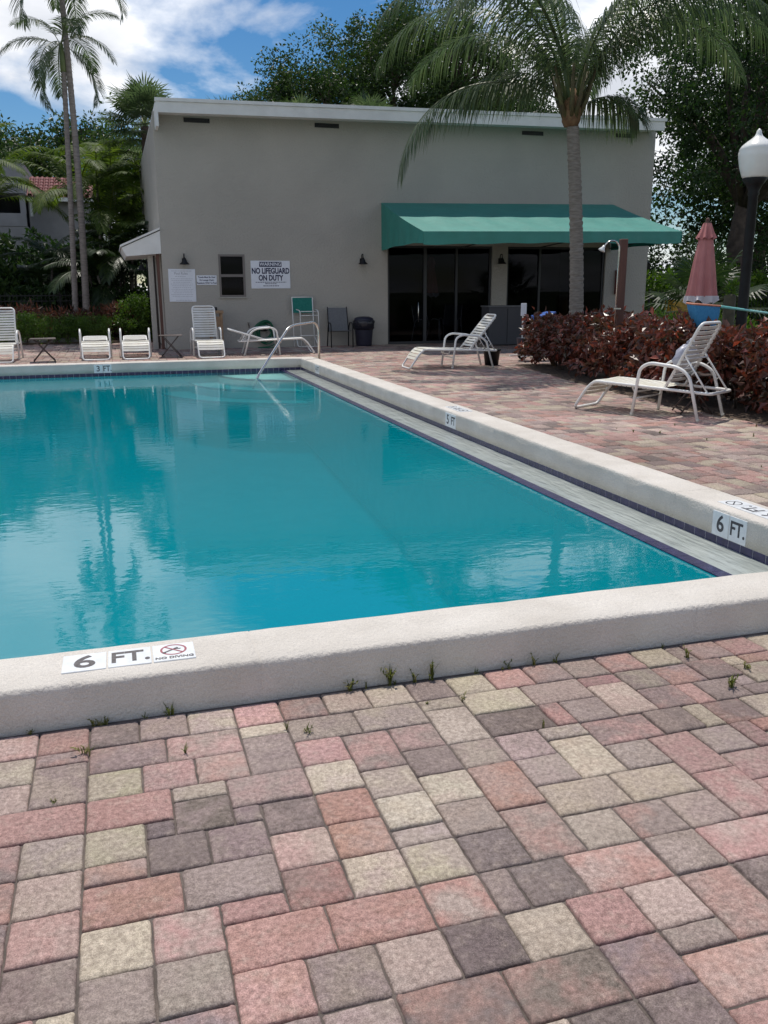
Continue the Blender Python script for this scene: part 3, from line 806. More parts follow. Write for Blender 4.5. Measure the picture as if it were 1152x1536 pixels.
# left porch canopy
mb = MB(); mb.add([(.30, YB, 2.44), (.40, YB, 2.24), (1.222, YB, 2.31), (1.222, YB, 2.84), (.30, 26, 2.44), (.40, 26, 2.24), (1.222, 26, 2.31), (1.222, 26, 2.84)],
                  [(0, 1, 2, 3), (7, 6, 5, 4), (0, 4, 5, 1), (1, 5, 6, 2), (0, 3, 7, 4)])
pc = cb(mb, 'porch_canopy', M_TRIM)
mb = MB(); mb.add([(.27, YB - .04, 2.45), (1.222, YB - .04, 2.865), (1.222, 26, 2.865), (.27, 26, 2.45), (.27, YB - .04, 2.50), (1.222, YB - .04, 2.915), (1.222, 26, 2.915), (.27, 26, 2.50)],
                  [(0, 3, 2, 1), (4, 5, 6, 7), (0, 1, 5, 4), (2, 3, 7, 6), (3, 0, 4, 7)]); mb.build('canopy_sheet', M_TRIM, pc)
mb = MB(); mb.box(.90, 1.02, YB + .25, YB + .37, 0, 2.25); cb(mb, 'porch_post', M_WALL)
mb = MB(); mb.box(1.10, 1.17, YB + .10, YB + .16, 0, 2.30); cb(mb, 'downpipe', M_WOOD)
mb = MB(); mb.box(1.035, 1.08, YB + .40, YB + .46, 0, 2.27); cb(mb, 'downpipe', M_BROWN)
# awning
AX0, AX1, AYF = 6.83, 13.6, 19.45
def awz(u, v):  # u along wall 0..1, v out 0..1
    top = 3.60 + .10 * u; fr = 2.70 + .085 * u
    return top + (fr - top) * v - .035 * math.sin(math.pi * v) - .012 * math.sin(u * math.pi * 7) ** 2 * math.sin(math.pi * v)
mb = MB(); nu, nv = 57, 13
for j in range(nv):
    for i in range(nu):
        u, v = i / (nu - 1), j / (nv - 1); mb.v.append((AX0 + (AX1 - AX0) * u, YB - .005 + (AYF - YB) * v, awz(u, v)))
fs = [(j * nu + i, (j + 1) * nu + i, (j + 1) * nu + i + 1, j * nu + i + 1) for j in range(nv - 1) for i in range(nu - 1)]
mb.f += fs; mb.sm += [True] * len(fs)
aw = cb(mb, 'awning', M_GREEN)
def valance(name, pts_top, drop, wav):
    m_ = MB(); n_ = len(pts_top); rows = 7
    for r_ in range(rows):
        f = r_ / (rows - 1)
        for i, (p, nrm) in enumerate(pts_top):
            w_ = wav * (.25 + f) * (math.sin(i * .55) * .6 + math.sin(i * 1.31 + 1) * .4)
            dr = drop(i / (n_ - 1)) * f
            m_.v.append((p[0] + nrm[0] * w_, p[1] + nrm[1] * w_, p[2] - dr - (.01 * math.sin(i * .4) * f)))
    fs = [(r_ * n_ + i, (r_ + 1) * n_ + i, (r_ + 1) * n_ + i + 1, r_ * n_ + i + 1) for r_ in range(rows - 1) for i in range(n_ - 1)]
    m_.f += fs; m_.sm += [True] * len(fs); o = m_.build(name, M_GREEN, aw); return o
valance('valance', [((AX0 + (AX1 - AX0) * t, AYF - .002, awz(t, 1)), (0, -1)) for t in np.linspace(0, 1, 90)], lambda f: .272 + .015 * math.cos(f * 2 * math.pi), .010)
for t, xx in ((0, AX0 - .002), (1, AX1 + .002)):
    valance('side_panel', [((xx, YB - .01 + (AYF - YB) * v, awz(t, v)), (1, 0)) for v in np.linspace(0, 1, 36)], lambda f, t=t: (awz(t, f) - (2.455 + .05 * t) + .035 * (1 - f) - .05 * math.sin(math.pi * f) * (0.6)), .012)
mb = MB()
for x_ in (AX0 + .03, 9.1, 11.35, AX1 - .03):
    u = (x_ - AX0) / (AX1 - AX0); mb.tube([(x_, YB, awz(u, 0) - .12), (x_, AYF + .03, awz(u, 1) - .06)], .018, 6); mb.tube([(x_, AYF + .03, awz(u, 1) - .06), (x_, YB, 2.52)], .014, 6)
mb.tube([(AX0 + .03, AYF + .03, awz(0, 1) - .06), (AX1 - .03, AYF + .03, awz(1, 1) - .06)], .02, 6)
mb.build('awning_frame', M_DARKFRAME, aw)

# ---- signs on the wall
def sign(name, x0, x1, z0, z1, label, y=YB - .012, tilt=0.0):
    o = empty(name, ((x0 + x1) / 2, y, (z0 + z1) / 2)); o.rotation_euler = (0, tilt, 0)
    w, h = (x1 - x0) / 2, (z1 - z0) / 2
    mb = MB(); mb.box(-w, w, -.003, .010, -h, h); mb.build('panel', M_SIGN, o, .004, 1)
    return tag(o, label, 'sign')
def sgn_text(o, txt, size, x, z, material=M_SIGNINK, bold=0.0, sx=1.0, name='lettering'):
    return lettering(txt, size, material, o, frame_mat((x, -.0040, z), (1, 0, 0), (0, 0, 1)), bold, sx, name)
s = sign('warning_sign', 3.39, 4.39, 1.47, 2.15, 'large white NO LIFEGUARD ON DUTY warning sign right of the window')
mb = MB(); mb.box(-.285, .285, -.0052, -.0032, .19, .315); mb.build('header_block', M_SIGNINK, s)
lettering('WARNING', .115, M_SIGN, s, frame_mat((0, -.0060, .252), (1, 0, 0), (0, 0, 1)), .0022, .98)
sgn_text(s, 'NO LIFEGUARD', .19, 0, .085, bold=.0075, sx=.72)
sgn_text(s, 'ON DUTY', .185, 0, -.085, bold=.0075, sx=.74)
def print_rows(o, rows):
    for (z, w, h, x) in rows:
        mb = MB(); r_ = random.Random(int(z * 1000) + 5); xx = x - w / 2
        while xx < x + w / 2:
            q = r_.uniform(.03, .07); mb.box(xx, min(xx + q, x + w / 2), -.0042, -.0032, z - h / 2, z + h / 2); xx += q + .012
        mb.build('small_print', M_SIGNGREY if h < .012 else M_SIGNINK, o)
print_rows(s, [(-.185, .78, .016, 0), (-.222, .30, .016, 0), (-.275, .40, .018, 0)])
s = sign('pool_rules_sign', 1.355, 2.005, 1.16, 1.945, 'tall white pool rules notice under the left wall lamp', tilt=R(.5))
sgn_text(s, 'Pool Rules', .085, -.02, .285, M_SIGNGREY, .001, .9)
print_rows(s, [(.345, .50, .010, 0), (.215, .26, .010, -.04)] + [(.16 - .042 * q, .54 - .05 * (q % 3), .008, -.01 * (q % 2)) for q in range(11)] + [(-.355, .38, .010, .02)])
s = sign('towel_sign', 2.035, 2.528, 1.563, 1.795, 'small white three-line notice left of the window')
for q, t in enumerate(('Towels Must Be Used', 'On Lounge Chairs', 'Residents ONLY in Pool')): sgn_text(s, t, .056, 0, .07 - .07 * q, bold=.0016, sx=.86)

# ---- wall lamps
def wall_lamp(loc, label, rz=0):
    o = empty('wall_lamp', loc, rz)
    mb = MB(); mb.box(-.05, .05, -.03, .0, -.05, .09); mb.build('backplate', M_BLACK, o, .006, 1)
    mb = MB(); mb.tube(fillet([(0, -.02, .02), (0, -.02, .18), (0, -.14, .20), (0, -.15, .08)], .05), .012, 6); mb.build('arm', M_BLACK, o)
    mb = MB(); mb.lathe([(.025, .10), (.035, .07), (.055, .045), (.065, .0), (.115, -.045), (.118, -.06), (.105, -.055)], (0, -.15, 0), 20); mb.build('shade', M_BLACK, o)
    return tag(o, label, 'lamp', 'black wall lamps on the clubhouse')
wall_lamp((1.755, YB, 2.11), 'black wall lamp above the pool rules notice')
wall_lamp((6.29, YB, 2.13), 'black wall lamp left of the awning')
wall_lamp((10.21, YB, 2.15), 'black wall lamp on the pillar between glass doors')
wall_lamp((.90, YB + .31, 1.98), 'black wall lamp under the small porch canopy', R(-90))
# fire extinguisher box
o = empty('extinguisher_cabinet', (13.95, YB, 1.6)); mb = MB(); mb.box(-.15, .15, -.10, 0, -.33, .33); mb.build('cabinet', mat('cabinet_red', (.14, .018, .02), .4), o, .01, 2)
mb = MB(); mb.box(-.11, .11, -.108, -.101, -.02, .27); mb.build('pane', M_GREYMESH, o); mb = MB(); mb.box(-.10, .02, -.114, -.109, .05, .17); mb.build('notice', M_SIGN, o)
tag(o, 'small red fire extinguisher cabinet on the wall right of the doors', 'cabinet')

# ================================================================ LOUNGERS
SEATZ = .36
strap_me = None
def strap_mesh():
    mb = MB(); hw = .275; t = .0035; pts = []
    prof = [(-hw - .012, -.020), (-hw - .016, -.004), (-hw - .006, .012), (-hw + .03, .013), (0, .006), (hw - .03, .013), (hw + .006, .012), (hw + .016, -.004), (hw + .012, -.020)]
    k = len(prof); vs = []
    for sx in (-.026, .026):
        for (y_, z_) in prof: vs += [(sx, y_, z_), (sx, y_, z_ - t)]
    fs = []
    for i in range(k - 1):
        a = 2 * i; b = a + 2; o = 2 * k
        fs += [(a, b, o + b, o + a), (a + 1, o + a + 1, o + b + 1, b + 1), (a, a + 1, b + 1, b), (o + a, o + b, o + b + 1, o + a + 1)]
    mb.add(vs, fs); return mb
def lounger(loc, rz, back, label, rusty=False):
    root = empty('chaise_lounge', loc, rz)
    hw = .275; r = .0175
    # seat frame: closed loop from the ground loop at the foot to the rear extension
    one = lambda s_: [(.03, s_ * hw, .016), (.20, s_ * hw, .27), (.30, s_ * hw, SEATZ), (1.20, s_ * hw, SEATZ - .03), (1.74, s_ * hw, SEATZ - .05)]
    a = one(1); b = one(-1)[::-1]
    mb = MB(); mb.tube(fillet(a + b, .075, 4, True), r, 8, True); fr = mb.build('seat_frame', M_WHITE, root)
    mb = MB(); mb.tube(fillet([(.80, -hw, SEATZ - .02), (.80, -hw + .06, SEATZ - .10), (.80, hw - .06, SEATZ - .10), (.80, hw, SEATZ - .02)], .06), .012, 6); mb.build('sag_brace', M_WHITE, fr)
    for s_ in (-1, 1):
        ya = s_ * (hw + .034)
        mb = MB(); mb.tube(fillet([(.84, ya + s_ * .01, .008), (.90, ya, .55), (1.02, ya, .615), (1.36, ya, .585), (1.50, ya, .50), (1.64, ya + s_ * .01, .008)], .10, 5), r + .002, 8); ar = mb.build('arm', M_WHITE, root)
        for xx in (.84, 1.64):
            c_ = MB(); c_.lathe([(.019, 0), (.021, .03), (.018, .032)], (xx, ya + s_ * .01, .001), 10); c_.build('foot_cap', M_STRAP, ar)
    mb = MB(); mb.tube([(.862, -hw - .03, .20), (.862, hw + .03, .20)], .011, 6); mb.build('stretcher', M_WHITE, root)
    # backrest
    bx, bz, ln = 1.20, SEATZ - .01, .80
    ca, sa = math.cos(back), math.sin(back); hb = hw - .024
    bp = lambda t, y_: (bx + ca * t, y_, bz + sa * t)
    mb = MB(); mb.tube(fillet([bp(-.03, -hb), bp(ln, -hb), bp(ln, hb), bp(-.03, hb)], .09, 5), r, 8); bk = mb.build('backrest_frame', M_WHITE, root)
    if back > .25:
        mb = MB()
        for s_ in (-1, 1): mb.tube([bp(.42, s_ * hb * .98), (1.70, s_ * hb, SEATZ - .05)], .011, 6)
        mb.tube(fillet([bp(.42, -hb), (bx + ca * .42 + .05, -hb, bz + sa * .42 - .05), (bx + ca * .42 + .05, hb, bz + sa * .42 - .05), bp(.42, hb)], .04), .010, 6)
        for s_ in (-1, 1):
            for q in (.25, .45, .65):
                p0 = Vector(bp(.42, s_ * hb)); p1 = Vector((1.70, s_ * hb, SEATZ - .05)); pm = p0.lerp(p1, q); mb.tube([pm, pm + Vector((-.035, 0, -.035))], .007, 5)
        mb.build('prop', M_WHITE, root)
    # straps
    global strap_me
    if strap_me is None: strap_me = (strap_mesh().mesh('strap', M_STRAP), strap_mesh().mesh('strap', M_STRAPW))
    path = [(.125, .165), (.20, .27), (.30, SEATZ), (1.17, SEATZ - .029)]
    pos = []; acc = 0
    for (x_, z_), (x2, z2) in zip(path, path[1:]):
        sl = math.hypot(x2 - x_, z2 - z_); n_ = max(1, int(sl / .0585))
        for q in range(n_): f = (q + .5) / n_; pos.append((x_ + (x2 - x_) * f, z_ + (z2 - z_) * f, math.atan2(z2 - z_, x2 - x_)))
    for (x_, z_, an) in pos:
        o = link_mesh('strap', strap_me[0], root, (x_, 0, z_ + .002)); o.rotation_euler = (0, -an, 0)
    for q in range(12):
        t = .075 + q * .0595; p = bp(t, 0); o = link_mesh('strap', strap_me[1], root, p); o.rotation_euler = (0, -back, 0); o.scale = (.80, .915, 1)
    return tag(root, label, 'lounge chair', 'white strap chaise lounges round the pool')
lounger((5.56, 9.72, 0), math.atan2(-.877, .48), R(63), 'white strap chaise lounge nearest the camera, beside the red hedge')
lounger((5.12, 15.60, 0), R(-2), R(50), 'white strap chaise lounge at the far end of the hedge before the glass doors')
lounger((1.98, 19.40, 0), R(90), R(66), 'white strap chaise lounge with raised back under the pool rules notice')
lounger((-2.33, 19.55, 0), R(90), R(66), 'white strap chaise lounge with raised back at the far left')
lounger((-.42, 19.62, 0), R(91), R(4), 'flat white strap chaise lounge, left of the low pair by the far coping')
lounger((.40, 19.58, 0), R(89), R(4), 'flat white strap chaise lounge, right of the low pair by the far coping')
lounger((4.42, 20.22, 0), R(177), R(17), 'white strap chaise lounge lying sideways before the coiled hose')

# ---- small tables
def folding_table(loc, rz, label, h=.48, w=.50, material=None, group=None):
    o = empty('folding_table', loc, rz); m_ = material or M_BROWN
    mb = MB(); mb.box(-w / 2, w / 2, -w / 2, w / 2, h - .012, h); t_ = mb.build('table_top', M_BROWN, o, .004, 1)
    mb = MB(); mb.tube([(-w / 2, -w / 2, h - .006), (w / 2, -w / 2, h - .006), (w / 2, w / 2, h - .006), (-w / 2, w / 2, h - .006)], .011, 6, True); mb.build('rim', m_, t_)
    for s_ in (-1, 1):
        for d in (-1, 1):
            mb = MB(); mb.tube([(d * w * .44, s_ * (w * .42 - (.014 if d > 0 else 0)), .006), (-d * w * .36, s_ * (w * .42 - (.014 if d > 0 else 0)), h - .012)], .010, 6); mb.build('leg', m_, o)
    mb = MB()
    for d in (-1, 1): mb.tube([(d * w * .40, -w * .42, .05), (d * w * .40, w * .42, .05)], .008, 6)
    mb.build('stretcher', m_, o)
    return tag(o, label, 'table', group)
folding_table((-1.46, 19.75, 0), R(4), 'small dark folding table between the far left lounges')
folding_table((1.16, 20.1, 0), R(-5), 'small dark folding table left of the raised lounge')
folding_table((6.48, 8.80, 0), R(-20), 'small brown folding table half hidden behind the nearest lounge', .46, .42)

# ---- plastic bag on that table, behind the lounge back
def blob(name, material, parent, c, rx, ry, rz, seed, amp=.25, n=18):
    r_ = random.Random(seed); ph = [r_.uniform(0, 6.28) for _ in range(6)]; mb = MB(); vs = []; rows = 11
    for i in range(rows):
        th = math.pi * (i + .0) / (rows - 1)
        for j in range(n):
            a = 2 * math.pi * j / n; w_ = 1 + amp * (math.sin(3 * a + ph[0] + 2 * th) * .4 + math.sin(5 * a + ph[1] - 3 * th) * .3 + math.sin(7 * th + ph[2] + 2 * a) * .3)
            vs.append((c[0] + rx * math.sin(th) * math.cos(a) * w_, c[1] + ry * math.sin(th) * math.sin(a) * w_, c[2] + rz * math.cos(th) * (1 + .3 * amp * math.sin(4 * a + ph[3]))))
    fs = [(i * n + j, (i + 1) * n + j, (i + 1) * n + (j + 1) % n, i * n + (j + 1) % n) for i in range(rows - 1) for j in range(n)]
    mb.add(vs, fs, True); return mb.build(name, material, parent)
M_BAGW = mat('white_bag', (.30, .31, .38), .3, (.40, .41, .48), 20, .5, 25, bdist=.02)
o = empty('plastic_bag', (6.40, 8.88, .46)); blob('bag_body', M_BAGW, o, (0, 0, .16), .15, .10, .17, 3, .35); blob('bag_knot', M_BAGW, o, (.05, 0, .34), .05, .035, .06, 9, .5)
tag(o, 'crumpled translucent white plastic bag behind the nearest lounge back', 'bag')

# ---- green tall folding chair against the wall
o = empty('folding_chair', (4.70, 22.25, 0), R(0))
mb = MB()
for s_ in (-1, 1): mb.tube([(s_ * .27 - .03, .25, .02), (s_ * .265 - .05, .33, 1.25)], .013, 6)
mb.tube([(-.32, .33, 1.25), (.22, .33, 1.25)], .013, 6); fr = mb.build('back_frame', M_WHITE, o)
mb = MB(); mb.box(-.31, .21, .322, .338, .86, 1.235); mb.build('sling', M_TEAL, o)
mb = MB()
for s_ in (-1, 1): mb.tube(fillet([(s_ * .24 + .08, .02, .02), (s_ * .235 + .05, -.02, .92), (s_ * .24 + .0, .18, .95)], .06), .013, 6)
for z_ in (.30, .80, .90): mb.tube([(-.19, .0, z_), (.29, .0, z_)], .011, 6)
mb.build('front_frame', M_WHITE, o)
mb = MB(); mb.tube(fillet([(-.24, .24, .25), (-.24, .05, .02), (.30, .05, .02), (.24, .24, .25)], .06), .012, 6); mb.build('base_loop', M_WHITE, o)
tag(o, 'folded white framed chair with teal sling leaning by the wall', 'chair')

# ---- grey sling armchair (and dim ones behind the glass)
def armchair(loc, rz, label, material=None, fabric=None):
    o = empty('armchair', loc, rz); fm = material or M_BLACK; fb = fabric or M_GREYMESH
    for s_ in (-1, 1):
        mb = MB(); mb.tube(fillet([(s_ * .28, -.27, .005), (s_ * .28, -.25, .60), (s_ * .28, .10, .62), (s_ * .27, .22, .45), (s_ * .28, .32, .005)], .10), .015, 6); mb.build('side_frame', fm, o)
    mb = MB(); mb.add([(-.25, -.26, .42), (.25, -.26, .42), (.25, .20, .38), (-.25, .20, .38), (-.25, -.26, .43), (.25, -.26, .43), (.25, .20, .39), (-.25, .20, .39)], [(0, 3, 2, 1), (4, 5, 6, 7), (0, 1, 5, 4), (1, 2, 6, 5), (2, 3, 7, 6), (3, 0, 4, 7)]); mb.build('seat', fb, o)
    mb = MB(); mb.add([(-.25, .20, .40), (.25, .20, .40), (.24, .36, .98), (-.24, .36, .98), (-.25, .215, .40), (.25, .215, .40), (.24, .375, .98), (-.24, .375, .98)], [(0, 3, 2, 1), (4, 5, 6, 7), (0, 1, 5, 4), (1, 2, 6, 5), (2, 3, 7, 6), (3, 0, 4, 7)]); mb.build('backrest', fb, o)
    for s_ in (-1, 1): mb = MB(); mb.tube([(s_ * .262, .19, .38), (s_ * .25, .375, 1.0)], .013, 6); mb.build('back_post', fm, o)
    return tag(o, label, 'chair')
armchair((5.53, 22.15, 0), R(-3), 'dark framed grey mesh armchair between teal chair and bin')
armchair((8.45, 23.75, 0), R(20), 'pale armchair standing behind the left glass door', M_WHITE, M_GREYMESH)
armchair((9.35, 24.2, 0), R(-35), 'pale armchair behind the glass near the pillar', M_WHITE, M_GREYMESH)

# ---- bin with liner
o = empty('trash_bin', (6.22, 22.35, 0))
mb = MB(); mb.lathe([(.20, .01), (.205, .03), (.24, .50), (.245, .56)], (0, 0, 0), 24); mb.build('bin_body', M_BIN, o)
mb = MB(); mb.lathe([(.246, .42), (.275, .46), (.268, .56), (.285, .63), (.262, .66), (.225, .64), (.20, .58)], (0, 0, 0), 40, lambda a, i: 1 + .035 * math.sin(9 * a + i) + .02 * math.sin(17 * a + 2 * i)); mb.build('liner', M_BAG, o)
mb = MB(); mb.lathe([(.255, .635), (.262, .66), (.235, .715), (.14, .75), (.02, .757)], (0, 0, 0), 28); mb.build('lid', M_BIN, o)
tag(o, 'round dark navy trash bin with black liner by the glass door', 'bin')

# ---- coiled hose on a wall hanger
o = empty('garden_hose', (3.66, YB - .02, .42))
mb = MB()
pts = []
for q in range(0, 330):
    a = q * .19; rr = .20 + .055 * math.sin(q * .071) + .02 * math.sin(q * .5); pts.append((rr * math.cos(a) + .02 * math.sin(q * .05), -.10 - .055 * math.sin(q * .037), rr * math.sin(a) * 1.15 - .03 + (0)))
mb.tube(pts, .013, 6); mb.build('coil', M_HOSE, o)
mb = MB(); mb.tube(fillet([(.22, -.13, -.05), (.30, -.16, -.30), (.12, -.25, -.39), (-.25, -.30, -.405), (-.10, -.42, -.405), (.25, -.40, -.405)], .12), .013, 6); mb.build('loose_end', M_HOSE, o)
mb = MB(); mb.tube([(0, 0, .02), (0, -.20, .03)], .03, 8); mb.lathe([(.09, 0), (.09, .02)], (0, -.02, .0), 12); mb.build('hanger', M_BLACK, o)
tag(o, 'coiled green garden hose hanging low on the wall', 'hose')
o = empty('water_tap', (3.27, YB, .58)); mb = MB(); mb.tube(fillet([(0, 0, 0), (0, -.10, 0), (0, -.12, -.08)], .04), .014, 6); mb.build('spout', M_BROWN, o); mb = MB(); mb.lathe([(.035, 0), (.035, .012)], (0, -.07, .04), 8); mb.tube([(0, -.07, 0), (0, -.07, .05)], .008, 6); mb.build('valve_wheel', M_BROWN, o)
tag(o, 'small brown garden tap on the wall beside the hose', 'tap')
# ---- wooden stand behind the raised lounge
o = empty('wooden_stand', (2.42, 22.42, 0))
for sx in (-1, 1):
    for sy in (-1, 1): mb = MB(); mb.box(sx * .13 - .025, sx * .13 + .025, sy * .12 - .025, sy * .12 + .025, 0, .88); mb.build('leg', M_TAN, o)
mb = MB(); mb.box(-.18, .18, -.17, .17, .88, .95); mb.build('top', M_TAN, o, .006, 1); mb = MB(); mb.box(-.105, .105, -.125, -.115, .55, .80); mb.build('front_board', M_TAN, o)
tag(o, 'tan wooden stand behind the lounge under the notices', 'stand')
o = tag(MB().box(2.31, 2.46, 22.30, 22.44, .952, 1.03).build('small_radio', M_BLACK, None, .015, 2), 'small black box on top of the tan wooden stand', 'box')

# ---- pool handrail
o = empty('handrail', (3.80, 16.96, 0))
wp = fillet([(2.20, 15.40, -.40), (2.36, 15.55, -.055), (3.06, 16.24, .745), (3.20, 16.37, .80), (3.70, 16.855, .835), (3.80, 16.95, .72), (3.80, 16.95, .0)], .10, 6)
mb = MB(); mb.tube([(p.x - 3.80, p.y - 16.96, p.z) for p in wp], .0235, 12); mb.build('rail_tube', M_STEEL, o)
mb = MB(); mb.lathe([(.06, .0), (.058, .012), (.03, .02)], (0, -.01, .001), 16); mb.build('escutcheon', M_STEEL, o)
tag(o, 'bent stainless steel handrail at the corner steps', 'handrail')

# ---- storage cabinet, cart and pot by the doors
o = empty('storage_cabinet', (9.75, 21.4, 0)); mb = MB(); mb.box(-.52, .52, -.25, .25, .02, .98); mb.build('body', mat('slate_cabinet', (.05, .052, .062), .6), o, .01, 2)
mb = MB(); mb.box(-.54, .54, -.27, .27, .982, 1.01); mb.build('top', M_GREYMESH, o); mb = MB(); mb.box(-.006, .006, -.256, -.2505, .06, .94); mb.build('door_gap', M_BLACK, o)
tag(o, 'waist-high slate grey cabinet in the shade of the awning', 'cabinet')
o = empty('pool_cart', (8.12, 16.5, 0), R(10))
mb = MB()
for s_ in (-1, 1): mb.tube(fillet([(-.35, s_ * .2, .10), (.1, s_ * .2, .12), (.28, s_ * .2, .85), (.40, s_ * .2, .93)], .08), .015, 6)
mb.tube([(.40, -.2, .93), (.40, .2, .93)], .015, 6); mb.build('cart_frame', M_WHITE, o)
for s_ in (-1, 1):
    mb = MB(); mb.tube([(.02, s_ * .245, .12), (.02, s_ * .285, .12)], .12, 20); w_ = mb.build('wheel', M_BLACK, o); mb = MB(); mb.tube([(.02, s_ * .238, .12), (.02, s_ * .292, .12)], .05, 14); mb.build('hub', M_GREYMESH, w_)
mb = MB(); mb.lathe([(.14, .13), (.17, .45), (.175, .46)], (-.12, 0, 0), 20); mb.build('bucket', M_BIN, o)
mb = MB(); mb.add([(.12, -.16, .80), (.12, .16, .80), (.52, .16, .88), (.52, -.16, .88), (.12, -.16, .90), (.12, .16, .90), (.52, .16, .98), (.52, -.16, .98)], [(0, 3, 2, 1), (4, 5, 6, 7), (0, 1, 5, 4), (1, 2, 6, 5), (2, 3, 7, 6), (3, 0, 4, 7)]); mb.build('tray', M_BLUE, o, .01, 2)
mb = MB(); mb.box(-.25, -.12, -.02, .0, .90, 1.15); mb.build('notice_board', M_SIGN, o, .004, 1); mb = MB(); mb.box(-.195, -.175, -.0, .02, .12, 1.0); mb.build('notice_post', M_WHITE, o)
tag(o, 'white wheeled pool cart with blue tray behind the hedge end', 'cart')
o = empty('plant_pot', (6.95, 15.75, 0)); mb = MB(); mb.lathe([(.13, 0), (.16, .26), (.175, .27), (.175, .31), (.15, .31), (.145, .25)], (0, 0, 0), 20); mb.build('pot', M_BLACK, o); mb = MB(); mb.lathe([(.14, .24), (.10, .27), (.02, .28)], (0, 0, 0), 16); mb.build('soil', M_MULCH, o)
tag(o, 'black plastic plant pot under the far lounge head', 'pot')

# ---- outdoor shower in the hedge
o = empty('outdoor_shower', (7.30, 11.85, 0), R(-8))
mb = MB(); mb.box(-.052, .052, -.052, .052, 0, 2.14); mb.build('post', M_WOOD, o, .008, 1)
mb = MB(); mb.tube(fillet([(-.085, -.055, .12), (-.085, -.055, 2.05), (-.16, -.06, 2.12), (-.27, -.06, 2.10), (-.33, -.06, 2.02)], .06), .013, 8); mb.build('pipe', M_STEEL, o)
mb = MB(); mb.lathe([(.018, .05), (.022, .02), (.052, -.025), (.05, -.035), (.01, -.036)], (0, 0, 0), 18); h_ = mb.build('shower_head', mat('shower_white', (.75, .75, .73), .25), o); h_.location = (-.345, -.06, 2.0); h_.rotation_euler = (0, R(28), 0)
mb = MB(); mb.tube([(-.085, -.06, 1.14), (-.085, -.11, 1.14)], .012, 6); mb.bar((-.14, -.11, 1.14), (-.03, -.11, 1.14), .02); mb.build('valve', M_STEEL, o)
tag(o, 'red-brown wooden shower post with steel pipe standing in the hedge', 'shower')

# ---- folded parasols
def parasol(loc, label, dim=False):
    o = empty('folded_parasol', loc)
    mb = MB(); mb.tube([(0, 0, 0), (0, 0, 2.36)], .02, 8); mb.build('pole', M_BROWN, o)
    mb = MB(); mb.lathe([(.24, 0), (.25, .03), (.22, .07), (.05, .09), (.03, .22)], (0, 0, 0), 24); mb.build('base', M_DARKFRAME, o)
    k = 96; fold = lambda a, i: 1 + .20 * (i / 8) * math.cos(8 * a) + .05 * math.sin(5 * a + 1)
    prof = [(.04, 2.30), (.072, 2.20), (.10, 2.06), (.122, 1.90), (.146, 1.72), (.168, 1.52), (.186, 1.36), (.192, 1.31)]
    mb = MB(); vs = []
    for i, (r_, z_) in enumerate(prof):
        for j in range(k): a = 2 * math.pi * j / k; q = r_ * fold(a, i); vs.append((q * math.cos(a), q * math.sin(a), z_))
    mb.add(vs, [(i * k + j, i * k + (j + 1) % k, (i + 1) * k + (j + 1) % k, (i + 1) * k + j) for i in range(len(prof) - 1) for j in range(k)], True); cn_ = mb.build('canopy', M_PINK, o)
    mb = MB(); vs = []
    for i, (r_, z_) in enumerate(((.196, 1.325), (.203, 1.27), (.208, 1.235))):
        for j in range(k): a = 2 * math.pi * j / k; q = r_ * fold(a, 8); vs.append((q * math.cos(a), q * math.sin(a), z_ + (.022 * math.cos(8 * a) - .02 * math.sin(3 * a) if i == 2 else 0)))
    mb.add(vs, [(i * k + j, i * k + (j + 1) % k, (i + 1) * k + (j + 1) % k, (i + 1) * k + j) for i in range(2) for j in range(k)], True); mb.build('fringe', M_FRINGE, cn_)
    mb = MB(); vs = []
    for i, (r_, z_) in enumerate(((.05, 2.315), (.085, 2.20), (.118, 2.105))):
        for j in range(k): a = 2 * math.pi * j / k; q = r_ * fold(a, 3 + 2 * i) * 1.04; vs.append((q * math.cos(a), q * math.sin(a), z_ + (.016 * math.cos(8 * a) if i == 2 else 0)))
    mb.add(vs, [(i * k + j, i * k + (j + 1) % k, (i + 1) * k + (j + 1) % k, (i + 1) * k + j) for i in range(2) for j in range(k)], True); mb.build('vent_cap', M_PINK, cn_)
    mb = MB(); mb.lathe([(.045, 2.30), (.05, 2.325), (.02, 2.335), (.03, 2.36), (.02, 2.385), (.003, 2.39)], (0, 0, 0), 12); mb.build('finial', M_WOOD, o)
    return tag(o, label, 'parasol')
parasol((8.10, 11.0, 0), 'folded pink parasol with white fringe behind the hedge')
parasol((8.65, 23.95, 0), 'folded pink parasol standing dimly behind the glass door')

# ---- globe lamp post
o = empty('lamp_post', (8.02, 10.0, 0))
mb = MB(); mb.lathe([(.15, 0), (.15, .12), (.12, .16), (.095, .5), (.085, .55), (.07, .9), (.060, 2.58), (.072, 2.60), (.066, 2.64), (.10, 2.71), (.155, 2.785), (.15, 2.80)], (0, 0, 0), 20); mb.build('post', M_BLACK, o)
mb = MB(); mb.lathe([(.145, 2.795), (.165, 2.82), (.20, 2.93), (.222, 3.04), (.228, 3.10), (.218, 3.135), (.222, 3.145), (.19, 3.19), (.13, 3.24), (.085, 3.27), (.05, 3.30), (.035, 3.33), (.03, 3.36), (.012, 3.385), (.002, 3.39)], (0, 0, 0), 40); mb.build('globe', M_GLOBE, o)
tag(o, 'black lamp post with white acorn globe behind the hedge', 'lamp post')

